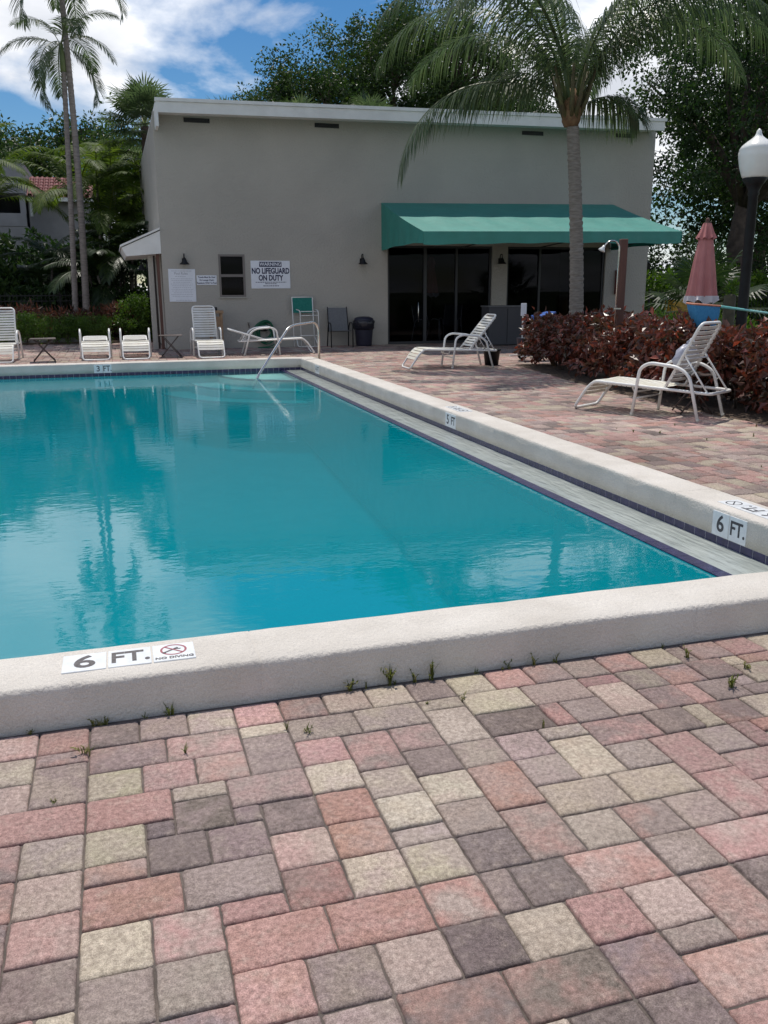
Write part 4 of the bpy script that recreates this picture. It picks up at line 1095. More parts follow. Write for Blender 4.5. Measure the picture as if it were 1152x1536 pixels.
# ---- leaf skimmer leaning on the lamp post and hedge
o = empty('leaf_skimmer', (7.15, 9.62, 1.22))
def skim():
    mb = MB(); fr_pts = fillet([(-.215, -.05, .02), (.215, -.06, -.01), (.17, .16, .0), (-.17, .18, .03)], .07, 5, True); mb.tube(fr_pts, .012, 6, True); f_ = mb.build('hoop', M_NETFRAME, o)
    k = len(fr_pts); m2 = MB(); rows = 7; vs = []
    for i in range(rows):
        f = i / (rows - 1); s_ = (1 - .62 * f ** 1.6)
        for p in fr_pts: vs.append((p.x * s_ + .05 * f, (p.y - .05) * s_ + .05 - .02 * f, p.z - .36 * f ** .9))
    m2.add(vs, [(i * k + j, i * k + (j + 1) % k, (i + 1) * k + (j + 1) % k, (i + 1) * k + j) for i in range(rows - 1) for j in range(k)] + [tuple((rows - 1) * k + j for j in range(k))], True); m2.build('net_bag', M_NET, o)
    mb = MB(); mb.tube([(.20, -.05, -.015), (.87, .287, -.075), (2.5, 1.09, -.22)], .0165, 10); mb.build('handle', M_AQUA, o)
skim(); tag(o, 'blue leaf skimmer net with orange hoop and long aqua pole', 'skimmer')
#PART4
# ================================================================ VEGETATION
def crown_points(c, r, n, rng, hollow=.35, bottom=-.55):
    """clump centres spread through an uneven ellipsoid"""
    o = []; ph = rng.uniform(0, 6.28, 6)
    while len(o) < n:
        d = rng.normal(size=3); d /= np.linalg.norm(d)
        a = math.atan2(d[1], d[0]); lump = 1 + .16 * math.sin(3 * a + ph[0]) + .12 * math.sin(5 * a + ph[1] + 3 * d[2]) + .12 * math.sin(7 * d[2] + ph[2])
        q = hollow + (1 - hollow) * rng.random() ** .6
        if d[2] * q < bottom: continue
        o.append((c[0] + d[0] * r[0] * q * lump, c[1] + d[1] * r[1] * q * lump, c[2] + d[2] * r[2] * q * lump))
    return np.array(o)

def tree(name, loc, ttop, tr, cc, cr, n, per, ln, wd, material, label, seed, clump=.75, limbs=9, cat='tree', group=None, bark=None, hollow=.35, bottom=-.55):
    rng = np.random.default_rng(seed); o = empty(name, loc); bark = bark or M_BARK
    P = crown_points(np.array(cc), cr, n, rng, hollow, bottom)
    Q, sh = leaf_cloud(P, rng.uniform(.6, 1.3, n) * clump, per, ln, wd, rng)
    link_mesh('crown', quads_mesh('crown', Q, sh, material), o)
    top = Vector((cc[0] * .25, cc[1] * .25, ttop)); mb = MB()
    mb.tube([(0, 0, -.05), (tr * .2, 0, ttop * .3), (-tr * .3, tr * .3, ttop * .65), top], [tr * 1.35, tr, tr * .85, tr * .7], 10); mb.build('trunk', bark, o)
    far = sorted(range(n), key=lambda i: rng.random())[:limbs]
    for i in far:
        e = Vector(P[i]); m1 = top.lerp(e, .4) + Vector((rng.normal() * .2, rng.normal() * .2, .25)); m2 = top.lerp(e, .75) + Vector((rng.normal() * .2, rng.normal() * .2, .2))
        mb = MB(); mb.tube([top - Vector((0, 0, .25)), m1, m2, e], [tr * .5, tr * .3, tr * .18, tr * .07], 7)
        for q in range(3):
            e2 = e.lerp(m2, .25) + Vector(rng.normal(size=3) * .4); mb.tube([m2, m2.lerp(e2, .6) + Vector((0, 0, .1)), e2], [tr * .13, tr * .09, tr * .03], 5)
        mb.build('limb', bark, o)
    return tag(o, label, cat, group)

def shrub(name, loc, r, n, per, ln, wd, material, label, seed, clump=.22, group=None, cat='shrub', stems=6, upb=-.1):
    rng = np.random.default_rng(seed); o = empty(name, loc)
    P = crown_points(np.array((0, 0, r[2] * .9)), r, n, rng, .25, -.85); P[:, 2] = np.maximum(P[:, 2], .08)
    Q, sh = leaf_cloud(P, rng.uniform(.7, 1.3, n) * clump, per, ln, wd, rng, upb)
    link_mesh('foliage', quads_mesh('foliage', Q, sh, material), o)
    for i in range(stems):
        mb = MB(); e = Vector(P[i]); mb.tube([(e.x * .15, e.y * .15, -.04), (e.x * .5, e.y * .5, e.z * .6), tuple(e)], [.022, .016, .006], 5); mb.build('stem', M_BARK, o)
    return tag(o, label, cat, group)

def frond_quads(base, az, el0, length, droop, lf, n, hang, rng, w=.028, fwd=.55, pet=.14, twist=0.0, power=1.25):
    """feather palm leaf: returns quads, shade"""
    K = 26; t = np.linspace(0, 1, K); el = el0 - droop * t ** power
    ca, sa = math.cos(az), math.sin(az)
    step = length / (K - 1); hx = np.concatenate([[0], np.cumsum(np.cos(el[:-1]) * step)]); hz = np.concatenate([[0], np.cumsum(np.sin(el[:-1]) * step)])
    swing = twist * hx ** 2
    pos = np.stack([base[0] + ca * hx - sa * swing, base[1] + sa * hx + ca * swing, base[2] + hz], 1)
    tan = np.gradient(pos, axis=0); tan /= np.linalg.norm(tan, axis=1, keepdims=True)
    side = np.cross(tan, np.array([0, 0, 1.])); sn = np.linalg.norm(side, axis=1, keepdims=True); side = np.where(sn > .08, side / np.maximum(sn, 1e-6), np.array([-sa, ca, 0]))
    nor = np.cross(side, tan)
    Q = []; S = []
    rw = .030 * (length / 3) * (1 - .85 * t) + .004
    for i in range(K - 1):
        a, b = pos[i], pos[i + 1]
        for (d1, d2) in ((side, nor), (-side, nor), (side, -side)):
            Q.append(np.stack([a + d1[i] * rw[i], b + d1[i + 1] * rw[i + 1], b + d2[i + 1] * rw[i + 1] * .6, a + d2[i] * rw[i] * .6])); S.append(.85)
    Q = [np.array(Q)]; S = [np.array(S)]
    tt = np.linspace(pet, .99, n)
    for sgn in (-1, 1):
        ti = np.clip(tt + rng.uniform(-.004, .004, n), 0, .995); k = ti * (K - 1); i0 = k.astype(int); f = (k - i0)[:, None]; i1 = np.minimum(i0 + 1, K - 1)
        p = pos[i0] * (1 - f) + pos[i1] * f; T = tan[i0]; Sd = side[i0] * sgn; Nr = nor[i0]
        prof = np.clip(np.sin(np.clip((ti - pet * .6) / (1.04 - pet * .6), 0, 1) ** .75 * math.pi) ** .55, .18, 1)
        Ln = (lf * prof * rng.uniform(.82, 1.1, n))[:, None]
        d = T * (fwd + .6 * ti[:, None]) + Sd + Nr * (.35 * (1 - hang)) + rng.normal(size=(n, 3)) * .06
        d[:, 2] -= hang * .5; d /= np.linalg.norm(d, axis=1, keepdims=True)
        d2 = d + np.array([0, 0, -1.]) * hang * (1.0 + .4 * rng.random((n, 1))); d2 /= np.linalg.norm(d2, axis=1, keepdims=True)
        d3 = d2 + np.array([0, 0, -1.]) * hang * 1.2; d3 /= np.linalg.norm(d3, axis=1, keepdims=True)
        wv = np.cross(d, Nr); wv /= np.linalg.norm(wv, axis=1, keepdims=True) + 1e-9; wv = wv * w * .5
        m1 = p + d * Ln * .33; m2 = m1 + d2 * Ln * .34; e = m2 + d3 * Ln * .33
        Q += [np.stack([p - wv * .5, p + wv * .5, m1 + wv, m1 - wv], 1), np.stack([m1 - wv, m1 + wv, m2 + wv * .8, m2 - wv * .8], 1), np.stack([m2 - wv * .8, m2 + wv * .8, e + wv * .12, e - wv * .12], 1)]
        sh = np.clip(rng.normal(.45, .16, n), 0, 1); S += [sh, sh, sh]
    return np.concatenate(Q, 0), np.concatenate(S, 0)

def trunk_ringed(base, top, r0, r1, rings, bow=(0, 0), bulge=1.25, n=14):
    """palm trunk with leaf-scar rings"""
    mb = MB(); pts = []; rs = []; base = Vector(base); top = Vector(top); H_ = (top - base).length
    K = rings * 3
    for i in range(K + 1):
        f = i / K; p = base.lerp(top, f); s_ = math.sin(math.pi * f); p += Vector((bow[0] * s_, bow[1] * s_, 0)); pts.append(p)
        r = r0 + (r1 - r0) * f; r *= 1 + (bulge - 1) * math.exp(-f * H_ / .5); rs.append(r * (1.0, 1.05, .965)[i % 3] * (1 + .03 * math.sin(i * 1.7)))
    mb.tube(pts, rs, n); return mb

def feather_palm(name, loc, htop, r0, r1, rings, lean, bow, fronds, lf, n, hang, material, bark, label, seed, group=None, w=.03, shaft=None, coco=False):
    rng = np.random.default_rng(seed); o = empty(name, loc)
    top = (lean[0], lean[1], htop)
    trunk_ringed((0, 0, -.05), top, r0, r1, rings, bow).build('trunk', bark, o)
    if shaft:
        mb = MB(); mb.tube([top, (top[0], top[1], htop + shaft * .5), (top[0], top[1], htop + shaft)], [r1 * 1.25, r1 * 1.1, r1 * .55], 12); mb.build('crownshaft', mat(name + '_shaft', (.10, .15, .05), .5, (.16, .19, .08), 6), o)
    hb = htop + (shaft or 0)
    for (az, el, ln, dr, *ex) in fronds:
        tw = ex[0] if ex else rng.uniform(-.03, .03)
        b = (top[0] + math.cos(az) * r1 * .7, top[1] + math.sin(az) * r1 * .7, hb - .05 + rng.uniform(-.08, .1))
        Q, S = frond_quads(b, az, el, ln, dr, lf, n, hang * rng.uniform(.8, 1.2), rng, w, twist=tw)
        link_mesh('frond', quads_mesh('frond', Q, S, material), o)
    if coco:
        mb = MB()
        for q in range(9):
            a = q * 2.4; b = Vector((top[0] + math.cos(a) * .10, top[1] + math.sin(a) * .10, htop - .22)); mb.tube([b, b + Vector((math.cos(a) * .16, math.sin(a) * .16, .32)), b + Vector((math.cos(a) * .30, math.sin(a) * .30, .85))], [.055, .04, .024], 6)
        mb.build('leaf_base', mat('frond_base', (.10, .10, .035), .7, (.075, .055, .028), 9), o)
        mb = MB(); mb.lathe([(.12, -.34), (.165, -.24), (.175, -.08), (.13, .12), (.05, .30)], (top[0], top[1], htop), 14, lambda a, i: 1 + .12 * math.sin(6 * a + i)); mb.build('fibre_collar', M_COCOTRIM, o)
    return tag(o, label, 'palm', group)

def ring_fronds(n, rng, el_hi, el_lo, ln, dr, jitter=.2):
    o = []
    for i in range(n):
        f = i / (n - 1); o.append((i * 2.39996 + rng.uniform(-jitter, jitter), el_hi + (el_lo - el_hi) * f + rng.uniform(-.08, .08), ln * rng.uniform(.88, 1.08), dr * rng.uniform(.85, 1.15)))
    return o
rg = np.random.default_rng(21)
# ---- coconut palm by the hedge: az measured from +x
coco = [(R(166), R(28), 3.95, R(118), .03), (R(152), R(72), 4.7, R(138)), (R(186), R(77), 4.8, R(135)), (R(212), R(70), 4.3, R(130)), (R(8), R(70), 4.8, R(135)), (R(-14), R(66), 4.6, R(120)), (R(-40), R(74), 4.4, R(132)),
        (R(60), R(68), 4.4, R(128)), (R(125), R(66), 4.3, R(125)), (R(300), R(80), 4.0, R(120)), (R(80), R(83), 4.2, R(95)), (R(200), R(84), 4.2, R(90)), (R(330), R(84), 4.2, R(90)), (R(24), R(80), 4.6, R(122)), (R(150), R(50), 2.3, R(110)), (R(0), R(40), 1.5, R(100))]
feather_palm('coconut_palm', (8.55, 15.35, 0), 4.62, .14, .11, 46, (-.34, -.02), (.06, 0), coco, 1.08, 88, .78, M_PALMG, M_BARKC, 'coconut palm with drooping fronds rising from the red hedge', 5, w=.027, coco=True)
# ---- two tall slim palms on the left
fr = ring_fronds(10, rg, R(66), R(-30), 1.9, R(100))
feather_palm('royal_palm', (-1.12, 28.0, 0), 7.35, .085, .068, 60, (.30, 0), (.02, 0), fr, .60, 60, .30, M_PALMG, M_BARKG, 'shorter of two slim grey palms behind the green hedge', 6, 'slim grey palms on the left', .024, .75)
fr = ring_fronds(13, rg, R(70), R(-10), 2.3, R(105))
feather_palm('royal_palm', (-.80, 28.0, 0), 9.25, .105, .075, 70, (.10, 0), (.08, 0), fr, .64, 64, .30, M_PALMG, M_BARKG, 'taller of two slim grey palms reaching out of the picture', 7, 'slim grey palms on the left', .024, .9)

# ---- clumping feather palms in the left garden
def areca(loc, stems, label, seed, material=None, lf=.62):
    rng = np.random.default_rng(seed); o = empty('areca_palm', loc)
    for (sx, sy, h, k, ln) in stems:
        mb = MB(); mb.tube([(sx * .3, sy * .3, -.05), (sx * .7, sy * .7, h * .5), (sx, sy, h)], [.055, .045, .04], 7); mb.build('stem', M_BARKG, o)
        for i in range(k):
            az = i * 2.4 + rng.uniform(-.3, .3); el = R(82) - R(62) * (i / max(1, k - 1)) + rng.uniform(-.1, .1)
            Q, S = frond_quads((sx, sy, h - .05), az, el, ln * rng.uniform(.85, 1.1), R(95) * rng.uniform(.8, 1.2), lf, 58, .34, rng, .034, twist=rng.uniform(-.05, .05))
            link_mesh('frond', quads_mesh('frond', Q, S, material or M_PALM), o)
    return tag(o, label, 'palm', 'clumping feather palms on the left')
areca((-.4, 31.5, 0), [(-.4, 0, 4.3, 9, 2.9), (.5, .2, 3.6, 9, 2.8), (.2, .5, 4.9, 8, 2.8), (.9, -.3, 2.6, 8, 2.4)], 'yellow green feather palm just right of the slim trunks', 31)
areca((-3.9, 31.5, 0), [(-.4, 0, 4.7, 9, 3.0), (.4, .2, 4.2, 9, 2.9), (-1.0, -.3, 3.2, 8, 2.5)], 'feather palm hanging over the left picture edge', 32)
areca((.6, 33.5, 0), [(-.3, 0, 5.4, 8, 2.4), (.4, .2, 4.5, 8, 2.3), (.1, -.4, 3.2, 8, 2.3)], 'tall feather palm behind the clubhouse corner', 33)
areca((.5, 30.0, 0), [(-.4, 0, 1.6, 8, 2.3), (.2, .2, 2.4, 8, 2.3), (-.9, -.2, 1.9, 8, 2.1)], 'low dark feather palm beside the porch canopy', 34, M_PALMD)
areca((-2.1, 31.0, 0), [(-.2, 0, 1.5, 7, 1.9), (.3, .2, 2.2, 7, 1.9)], 'short feather palm left of the slim trunks under the tiled roof', 35, M_PALMD)

# ---- fan palms
def fan_leaf(base, az, el, pet, rad, rng, segs=26):
    ca, sa = math.cos(az), math.sin(az); d = np.array([ca * math.cos(el), sa * math.cos(el), math.sin(el)])
    tip = np.array(base) + d * pet; s = np.array([-sa, ca, 0]); n_ = np.cross(s, d); Q = []; S = []
    Q.append(np.stack([np.array(base) - s * .02, np.array(base) + s * .02, tip + s * .012, tip - s * .012])); S.append(.8)
    for i in range(segs):
        a = R(-125) + R(250) * i / (segs - 1); dr = d * math.cos(a) + s * math.sin(a) + n_ * .12; dr /= np.linalg.norm(dr)
        L_ = rad * rng.uniform(.8, 1.05) * (1 - .25 * abs(a) / R(125)); sv = np.cross(dr, n_); sv /= np.linalg.norm(sv) + 1e-9; sv = sv * .024 * rad / .7
        m1 = tip + dr * L_ * .6; e = m1 + (dr + np.array([0, 0, -.45]) * rng.uniform(.4, 1.4)) * L_ * .42
        Q.append(np.stack([tip, m1 - sv, m1 + sv, tip + dr * .02])); Q.append(np.stack([m1 - sv, m1 + sv, e + sv * .15, e - sv * .15])); v = float(np.clip(rng.normal(.45, .15), 0, 1)); S += [v, v]
    return np.array(Q), np.array(S)
def fan_palm(loc, h, k, pet, rad, label, seed, material=None, tr=.16):
    rng = np.random.default_rng(seed); o = empty('fan_palm', loc)
    if h > .4: trunk_ringed((0, 0, -.05), (0, 0, h), tr, tr * .95, max(6, int(h * 6)), bulge=1.1).build('trunk', M_BARK, o)
    else:
        mb = MB(); mb.lathe([(.16, -.05), (.17, h * .5), (.08, h + .1)], (0, 0, 0), 10); mb.build('trunk', M_BARK, o)
    for i in range(k):
        f = i / (k - 1); Q, S = fan_leaf((0, 0, h), i * 2.4 + rng.uniform(-.2, .2), R(86) - R(105) * f + rng.uniform(-.1, .1), pet * rng.uniform(.8, 1.15), rad, rng)
        link_mesh('fan_leaf', quads_mesh('fan_leaf', Q, S, material or M_PALM), o)
    return tag(o, label, 'palm', 'fan palms')
fan_palm((1.45, 31.5, 0), 6.6, 42, .85, .85, 'fan palm rising above the left roof corner', 41, M_PALMG)
fan_palm((7.65, 36.5, 0), 7.5, 22, .7, .85, 'left of two fan palms peeping over the roof', 42, M_PALMG)
fan_palm((10.5, 36.5, 0), 7.8, 22, .7, .85, 'right of two fan palms peeping over the roof', 43, M_PALMG)
fan_palm((4.7, 36.5, 0), 7.35, 22, .7, .8, 'fan palm peeping over the roof near its left end', 44, M_PALMG)
fan_palm((12.9, 17.4, 0), .9, 24, .95, .75, 'dark green fan palm behind the pink parasol', 45, M_PALMD)

# ---- broad-leaved trees
tree('shade_tree', (9.4, 42, 0), 5.0, .30, (-.2, 0, 9.0), (3.3, 3.0, 2.5), 200, 160, .155, .08, M_LEAF, 'smaller green tree behind the roof, left side', 51, .62)
tree('shade_tree', (14.3, 43, 0), 6.0, .42, (.3, 0, 10.4), (4.4, 4.2, 3.9), 360, 165, .16, .085, M_LEAF, 'large green tree behind the middle of the roof', 52, .72, 14)
tree('shade_tree', (20.6, 46, 0), 5.0, .35, (0, 0, 9.6), (3.8, 3.6, 3.4), 230, 150, .15, .075, M_LEAF, 'green tree behind the coconut palm beyond the roof', 53, .70)
tree('shade_tree', (22.5, 28.5, 0), 4.5, .40, (-.2, -.2, 8.6), (5.3, 4.6, 4.4), 280, 140, .15, .085, M_LEAFD, 'big dark tree right of the clubhouse', 54, .62, 18, bottom=-.75)
tree('shade_tree', (27.5, 31, 0), 4.5, .40, (0, 0, 8.2), (5.0, 4.6, 4.6), 300, 150, .14, .075, M_LEAFD, 'dark tree at the right picture edge behind the lamp', 55, .70, 12, bottom=-.8)
tree('shade_tree', (-6.5, 46, 0), 4.0, .35, (0, 0, 6.6), (4.2, 3.5, 2.9), 230, 90, .22, .10, M_LEAF, 'green tree beyond the tiled house on the left', 56, .75)
tree('shade_tree', (-.6, 47, 0), 4.0, .35, (0, 0, 6.6), (4.0, 3.5, 2.7), 230, 90, .22, .10, M_LEAF, 'green tree behind the feather palms', 57, .75)
tree('shade_tree', (33, 40, 0), 4.5, .4, (0, 0, 7.5), (6, 5, 4.6), 260, 90, .26, .13, M_LEAFD, 'far dark tree beyond the right fence', 58, .9, 8, bottom=-.9)
tree('shade_tree', (24, 44, 0), 3.0, .4, (0, 0, 4.6), (6, 3, 3.4), 220, 90, .26, .13, M_LEAFD, 'low dark tree far behind the right fence', 59, .9, 8, bottom=-.95)

# ---- shrubs
for (x_, y_, rx, rz, lab, sd, mt_) in ((17.6, 25.6, 1.3, 1.05, 'light green rounded shrub right of the clubhouse wall', 61, M_LEAFL), (19.9, 25.2, 1.4, 1.15, 'light green shrub just behind the parasol', 62, M_LEAFL), (22.4, 24.6, 1.5, 1.15, 'light green shrub right of the lamp post', 63, M_LEAFL),
                                        (20.5, 29.5, 2.6, 1.7, 'dark tall shrub behind the light green shrubs', 64, M_LEAFD), (25.0, 28.5, 2.6, 1.8, 'dark tall shrub behind the lamp post', 65, M_LEAFD), (17.0, 31.0, 2.0, 1.7, 'dark tall shrub behind the clubhouse corner', 66, M_LEAFD)):
    shrub('shrub', (x_, y_, 0), (rx, rx * .8, rz), 120, 60, .15, .075, mt_, lab, sd, .32)
shrub('shrub', (10.35, 15.0, 0), (.62, .5, .48), 60, 60, .09, .045, M_HEDGE, 'low green shrub behind the red hedge, left one', 67, .16)
shrub('shrub', (11.4, 14.6, 0), (.7, .55, .46), 60, 60, .09, .045, M_HEDGE, 'low green shrub behind the red hedge, right one', 68, .16)
shrub('shrub', (7.95, 9.05, 0), (.45, .4, .50), 40, 50, .10, .05, M_LEAFL, 'lime green shrub behind the right end of the red hedge', 69, .15)
shrub('shrub', (.62, 27.0, 0), (.55, .5, .70), 75, 70, .075, .04, M_HEDGE, 'rounded dark green bush beside the porch post', 70, .16)
for i, (x_, y_, rx, rz, lab, mt_, ln) in enumerate(((-3.6, 30.6, 1.2, 1.25, 'broad leaved shrub at the far left edge', M_LEAF, .26), (-1.9, 30.0, .9, .85, 'broad leaved shrub left of the slim trunks', M_LEAFD, .24), (.1, 29.2, .9, .75, 'dark shrub right of the slim trunks', M_LEAFD, .20), (-5.2, 30.0, 1.3, 1.2, 'broad leaved shrub outside the left picture edge', M_LEAF, .26), (-2.8, 34.5, 1.7, 1.9, 'tall dark shrub under the tiled roof', M_LEAFD, .2), (.0, 35.0, 1.8, 2.3, 'tall dark shrub filling the gap behind the palms', M_LEAFD, .2), (-.9, 33.2, 1.0, 1.2, 'shrub with large grey green leaves below the tiled roof', M_PALMG, .34), (-2.5, 33.0, 1.1, 1.35, 'tall leafy shrub against the pale house wall', M_LEAFD, .22), (-1.5, 34.2, 1.1, 1.6, 'tall dark shrub below the tiled roof edge', M_LEAFD, .2), (.85, 28.9, .5, .7, 'dark shrub in the gap beside the porch', M_LEAFD, .14))):
    shrub('shrub', (x_, y_, 0), (rx, rx * .8, rz), 110, 42, ln, ln * .5, mt_, lab, 80 + i, .30)

def hedge(name, path, depth, zlo, ztop, n, per, ln, wd, material, label, seed, clump, cat='hedge', stems=0, round_=.3, up=.0, stem_mat=None, both=.9):
    """path: list of (x,y) front points; foliage fills depth behind it"""
    rng = np.random.default_rng(seed); o = empty(name, (path[0][0], path[0][1], 0)); P = []
    pth = [Vector(p) for p in path]; segl = [(b - a).length for a, b in zip(pth, pth[1:])]; tot = sum(segl)
    def at_(s_):
        for a, b, l in zip(pth, pth[1:], segl):
            if s_ <= l: d = (b - a).normalized(); return a + d * s_, Vector((d.y, -d.x))
            s_ -= l
        return pth[-1], Vector((0, 0))
    while len(P) < n:
        s_ = rng.random() * tot; p, nr = at_(s_); u = rng.random()
        zt = ztop * (1 + .06 * math.sin(s_ * 2.3) + .05 * math.sin(s_ * 5.1 + 1))
        z = zlo + (zt - zlo) * rng.random() ** .72
        if rng.random() > both and 0.25 < u < .75 and z < zt * .8: continue
        edge = 1 if u > .5 else -1; q = p + nr * (u * depth)
        if z > zt * (1 - round_) and (u < .12 or u > .88) and rng.random() < .6: continue
        P.append((q.x - path[0][0] + rng.normal() * .03, q.y - path[0][1] + rng.normal() * .03, z))
    P = np.array(P)
    Q, sh = leaf_cloud(P, rng.uniform(.7, 1.3, n) * clump, per, ln, wd, rng, up)
    link_mesh('foliage', quads_mesh('foliage', Q, sh, material), o)
    if stems:
        mb = MB()
        for i in range(stems):
            p, nr = at_(rng.random() * tot); q = p + nr * (depth * rng.uniform(.3, .75)); x_, y_ = q.x - path[0][0], q.y - path[0][1]
            for k in range(3): mb.tube([(x_, y_, -.02), (x_ + rng.normal() * .06, y_ + rng.normal() * .06, ztop * .3), (x_ + rng.normal() * .18, y_ + rng.normal() * .18, ztop * .75)], [.014, .011, .005], 5)
        tag(mb.build('stem', stem_mat or M_BARK, o), kind='stuff')
    return tag(o, label, cat)
hp = [(hedge_front(y) + .14, y) for y in np.linspace(15.6, 4.6, 16)]
hp = [(p[0], p[1]) for p in hp][::-1]
hedge('red_hedge', hp, 1.15, .20, .91, 820, 34, .115, .062, M_REDLEAF, 'dark red leafy hedge along the right side of the deck', 91, .17, stems=60, up=.15)
hedge('clipped_hedge', [(-6, 26.75), (-.15, 26.75)], .8, .08, .74, 520, 60, .045, .025, M_HEDGE, 'low clipped green hedge along the left deck edge', 92, .13, stems=12)
hedge('red_shrub_row', [(-6, 27.75), (1.0, 27.75)], .7, .15, .78, 300, 26, .20, .055, M_TILEAF, 'row of reddish broad leaves behind the clipped green hedge', 93, .2, stems=20, up=-.3)

# ---- edging stones
for i in range(9):
    r_ = random.Random(i); b_ = blob('edging_stone', M_STONE, None, (0, 0, .055), .11 + .03 * r_.random(), .09, .085 + .02 * r_.random(), 200 + i, .18, 12)
    b_.location = (-2.75 + i * .265, 26.55 + .03 * r_.random(), 0)
    tag(b_, 'grey stone in the short row edging the clipped hedge', 'stone', 'grey edging stones before the clipped hedge')

# ---- fences
def fence(loc, length, h, label, pitch=.115):
    o = empty('metal_fence', loc)
    for z_ in (h - .06, h - .22, .14): mb = MB(); mb.box(0, length, -.016, .016, z_ - .016, z_ + .016); mb.build('rail', M_BLACK, o)
    n_ = int(length / 2.2)
    for i in range(n_ + 1): mb = MB(); mb.box(i * length / n_ - .028, i * length / n_ + .028, -.028, .028, 0, h + .05); mb.build('post', M_BLACK, o)
    mb = MB(); mb.box(-.008, .008, -.0085, .0085, .05, h); me_ = mb.mesh('picket', M_BLACK)
    x_ = pitch
    while x_ < length - .05: link_mesh('picket', me_, o, (x_, 0, 0)); x_ += pitch
    return tag(o, label, 'fence')
fence((-6.2, 29.05, 0), 7.0, 1.36, 'black metal picket fence behind the left planting')
fence((15.4, 23.4, 0), 9.0, 1.36, 'black metal picket fence right of the clubhouse')

# ---- house on the left
h_ = empty('tiled_house', (-2.93, 38, 0))
def hp_(mb, name, material, parent=h_): return mb.build(name, material, parent)
mb = MB(); mb.box(-9, 0, 0, 9, 5.08, 6.3); mb.box(-9, 0, 1.6, 9, 3.86, 5.08); mb.box(-9, 0, 0, 9, 0, 3.86); hp_(mb, 'tower_wall', M_HOUSE)
mb = MB(); mb.box(-9, -.02, -.02, .10, 3.87, 4.35); hp_(mb, 'balcony_parapet', M_HOUSE); mb = MB(); mb.box(-8.9, -.02, 1.52, 1.598, 3.87, 5.07); hp_(mb, 'balcony_glass', M_GLASS)
mb = MB(); mb.box(-.22, -.02, .1, .3, 4.36, 5.07); hp_(mb, 'balcony_post', M_HOUSE)
mb = MB(); mb.box(.001, 2.3, 1.2, 9, 0, 5.0); hp_(mb, 'wing_wall', M_HOUSE)
mb = MB(); mb.add([(.001, .75, 5.0), (2.5, .75, 5.0), (2.5, 3.4, 6.0), (.001, 3.4, 6.0), (.001, .75, 5.06), (2.5, .75, 5.06), (2.5, 3.4, 6.06), (.001, 3.4, 6.06)], [(0, 3, 2, 1), (4, 5, 6, 7), (0, 1, 5, 4), (1, 2, 6, 5), (2, 3, 7, 6), (3, 0, 4, 7)]); rf = hp_(mb, 'roof', M_ROOFTILE)
tm = MB(); K = 7; vs = []
for q in range(2):
    for j in range(K): a = math.pi * j / (K - 1); vs.append((.085 * math.cos(a), q * .46, .075 * math.sin(a) + (.03 if q == 0 else 0)))
tm.add(vs, [(j, j + 1, K + j + 1, K + j) for j in range(K - 1)], True); tme2 = tm.mesh('roof_tile', M_ROOFTILE)
an = math.atan2(1.0, 2.65)
for rw in range(6):
    for cx in range(12):
        o = link_mesh('roof_tile', tme2, rf, (.12 + cx * .195, .74 + rw * .44 * math.cos(an), 5.065 + rw * .44 * math.sin(an))); o.rotation_euler = (an, 0, 0)
mb = MB(); mb.box(.005, 2.5, .66, .745, 4.88, 5.03); hp_(mb, 'gutter', M_TRIM); mb = MB(); mb.box(.08, .18, .75, .85, 4.3, 4.88); hp_(mb, 'downpipe', M_TRIM)
for x_ in (1.0,): mb = MB(); mb.box(x_, x_ + .9, 1.17, 1.199, 2.0, 3.3); w_ = hp_(mb, 'window', M_TRIM); mb = MB(); mb.box(x_ + .07, x_ + .83, 1.16, 1.169, 2.08, 3.22); mb.build('pane', M_GLASS, w_)
tag(h_, 'pale house with red tiled roof behind the left palms', 'house')

# ---- small things by the right fence
o = empty('utility_box', (13.95, 19.9, 0)); mb = MB(); mb.box(-.26, .26, -.2, .2, 0, 1.14); mb.build('body', M_YELLOW, o, .01, 1); mb = MB(); mb.box(-.28, .28, -.22, .22, 1.142, 1.22); mb.build('lid', M_TRIM, o, .01, 1); mb = MB(); mb.box(-.2, .2, -.212, -.201, .15, 1.0); mb.build('door', M_YELLOW, o)
tag(o, 'yellow utility box with white lid by the right fence', 'utility box')
o = empty('wooden_post', (9.02, 11.55, 0)); mb = MB(); mb.lathe([(.10, 0), (.095, .5), (.088, 1.30), (.07, 1.34)], (0, 0, 0), 9, lambda a, i: 1 + .08 * math.sin(4 * a)); mb.build('post', mat('weathered_wood', (.10, .095, .06), .95, (.065, .06, .04), 8, .6, 30), o)
rng_ = np.random.default_rng(77); Q, S = leaf_cloud(np.array([(.0, 0, 1.38), (.05, 0, 1.44)]), np.array([.09, .07]), 50, .09, .03, rng_, -.5); link_mesh('fern', quads_mesh('fern', Q, S, M_HEDGE), o)
tag(o, 'weathered wooden post with a small fern beside the parasol', 'post')
o = empty('side_canopy', (14.835, 24.4, 2.1)); mb = MB(); mb.add([(0, -.5, .55), (0, .5, .55), (.85, .5, .05), (.85, -.5, .05), (.85, .5, -.12), (.85, -.5, -.12), (0, -.5, .52), (0, .5, .52), (.83, .5, .02), (.83, -.5, .02)], [(0, 3, 2, 1), (3, 5, 4, 2), (6, 7, 8, 9)]); mb.build('canopy_sheet', M_DARKFRAME, o)
mb = MB()
for q in range(7): yq = -.48 + q * .16; mb.bar((.0, yq, .56), (.86, yq, .06), .025, .02)
mb.build('canopy_rib', M_GREYMESH, o)
tag(o, 'small dark ribbed canopy on the right side wall of the clubhouse', 'canopy')
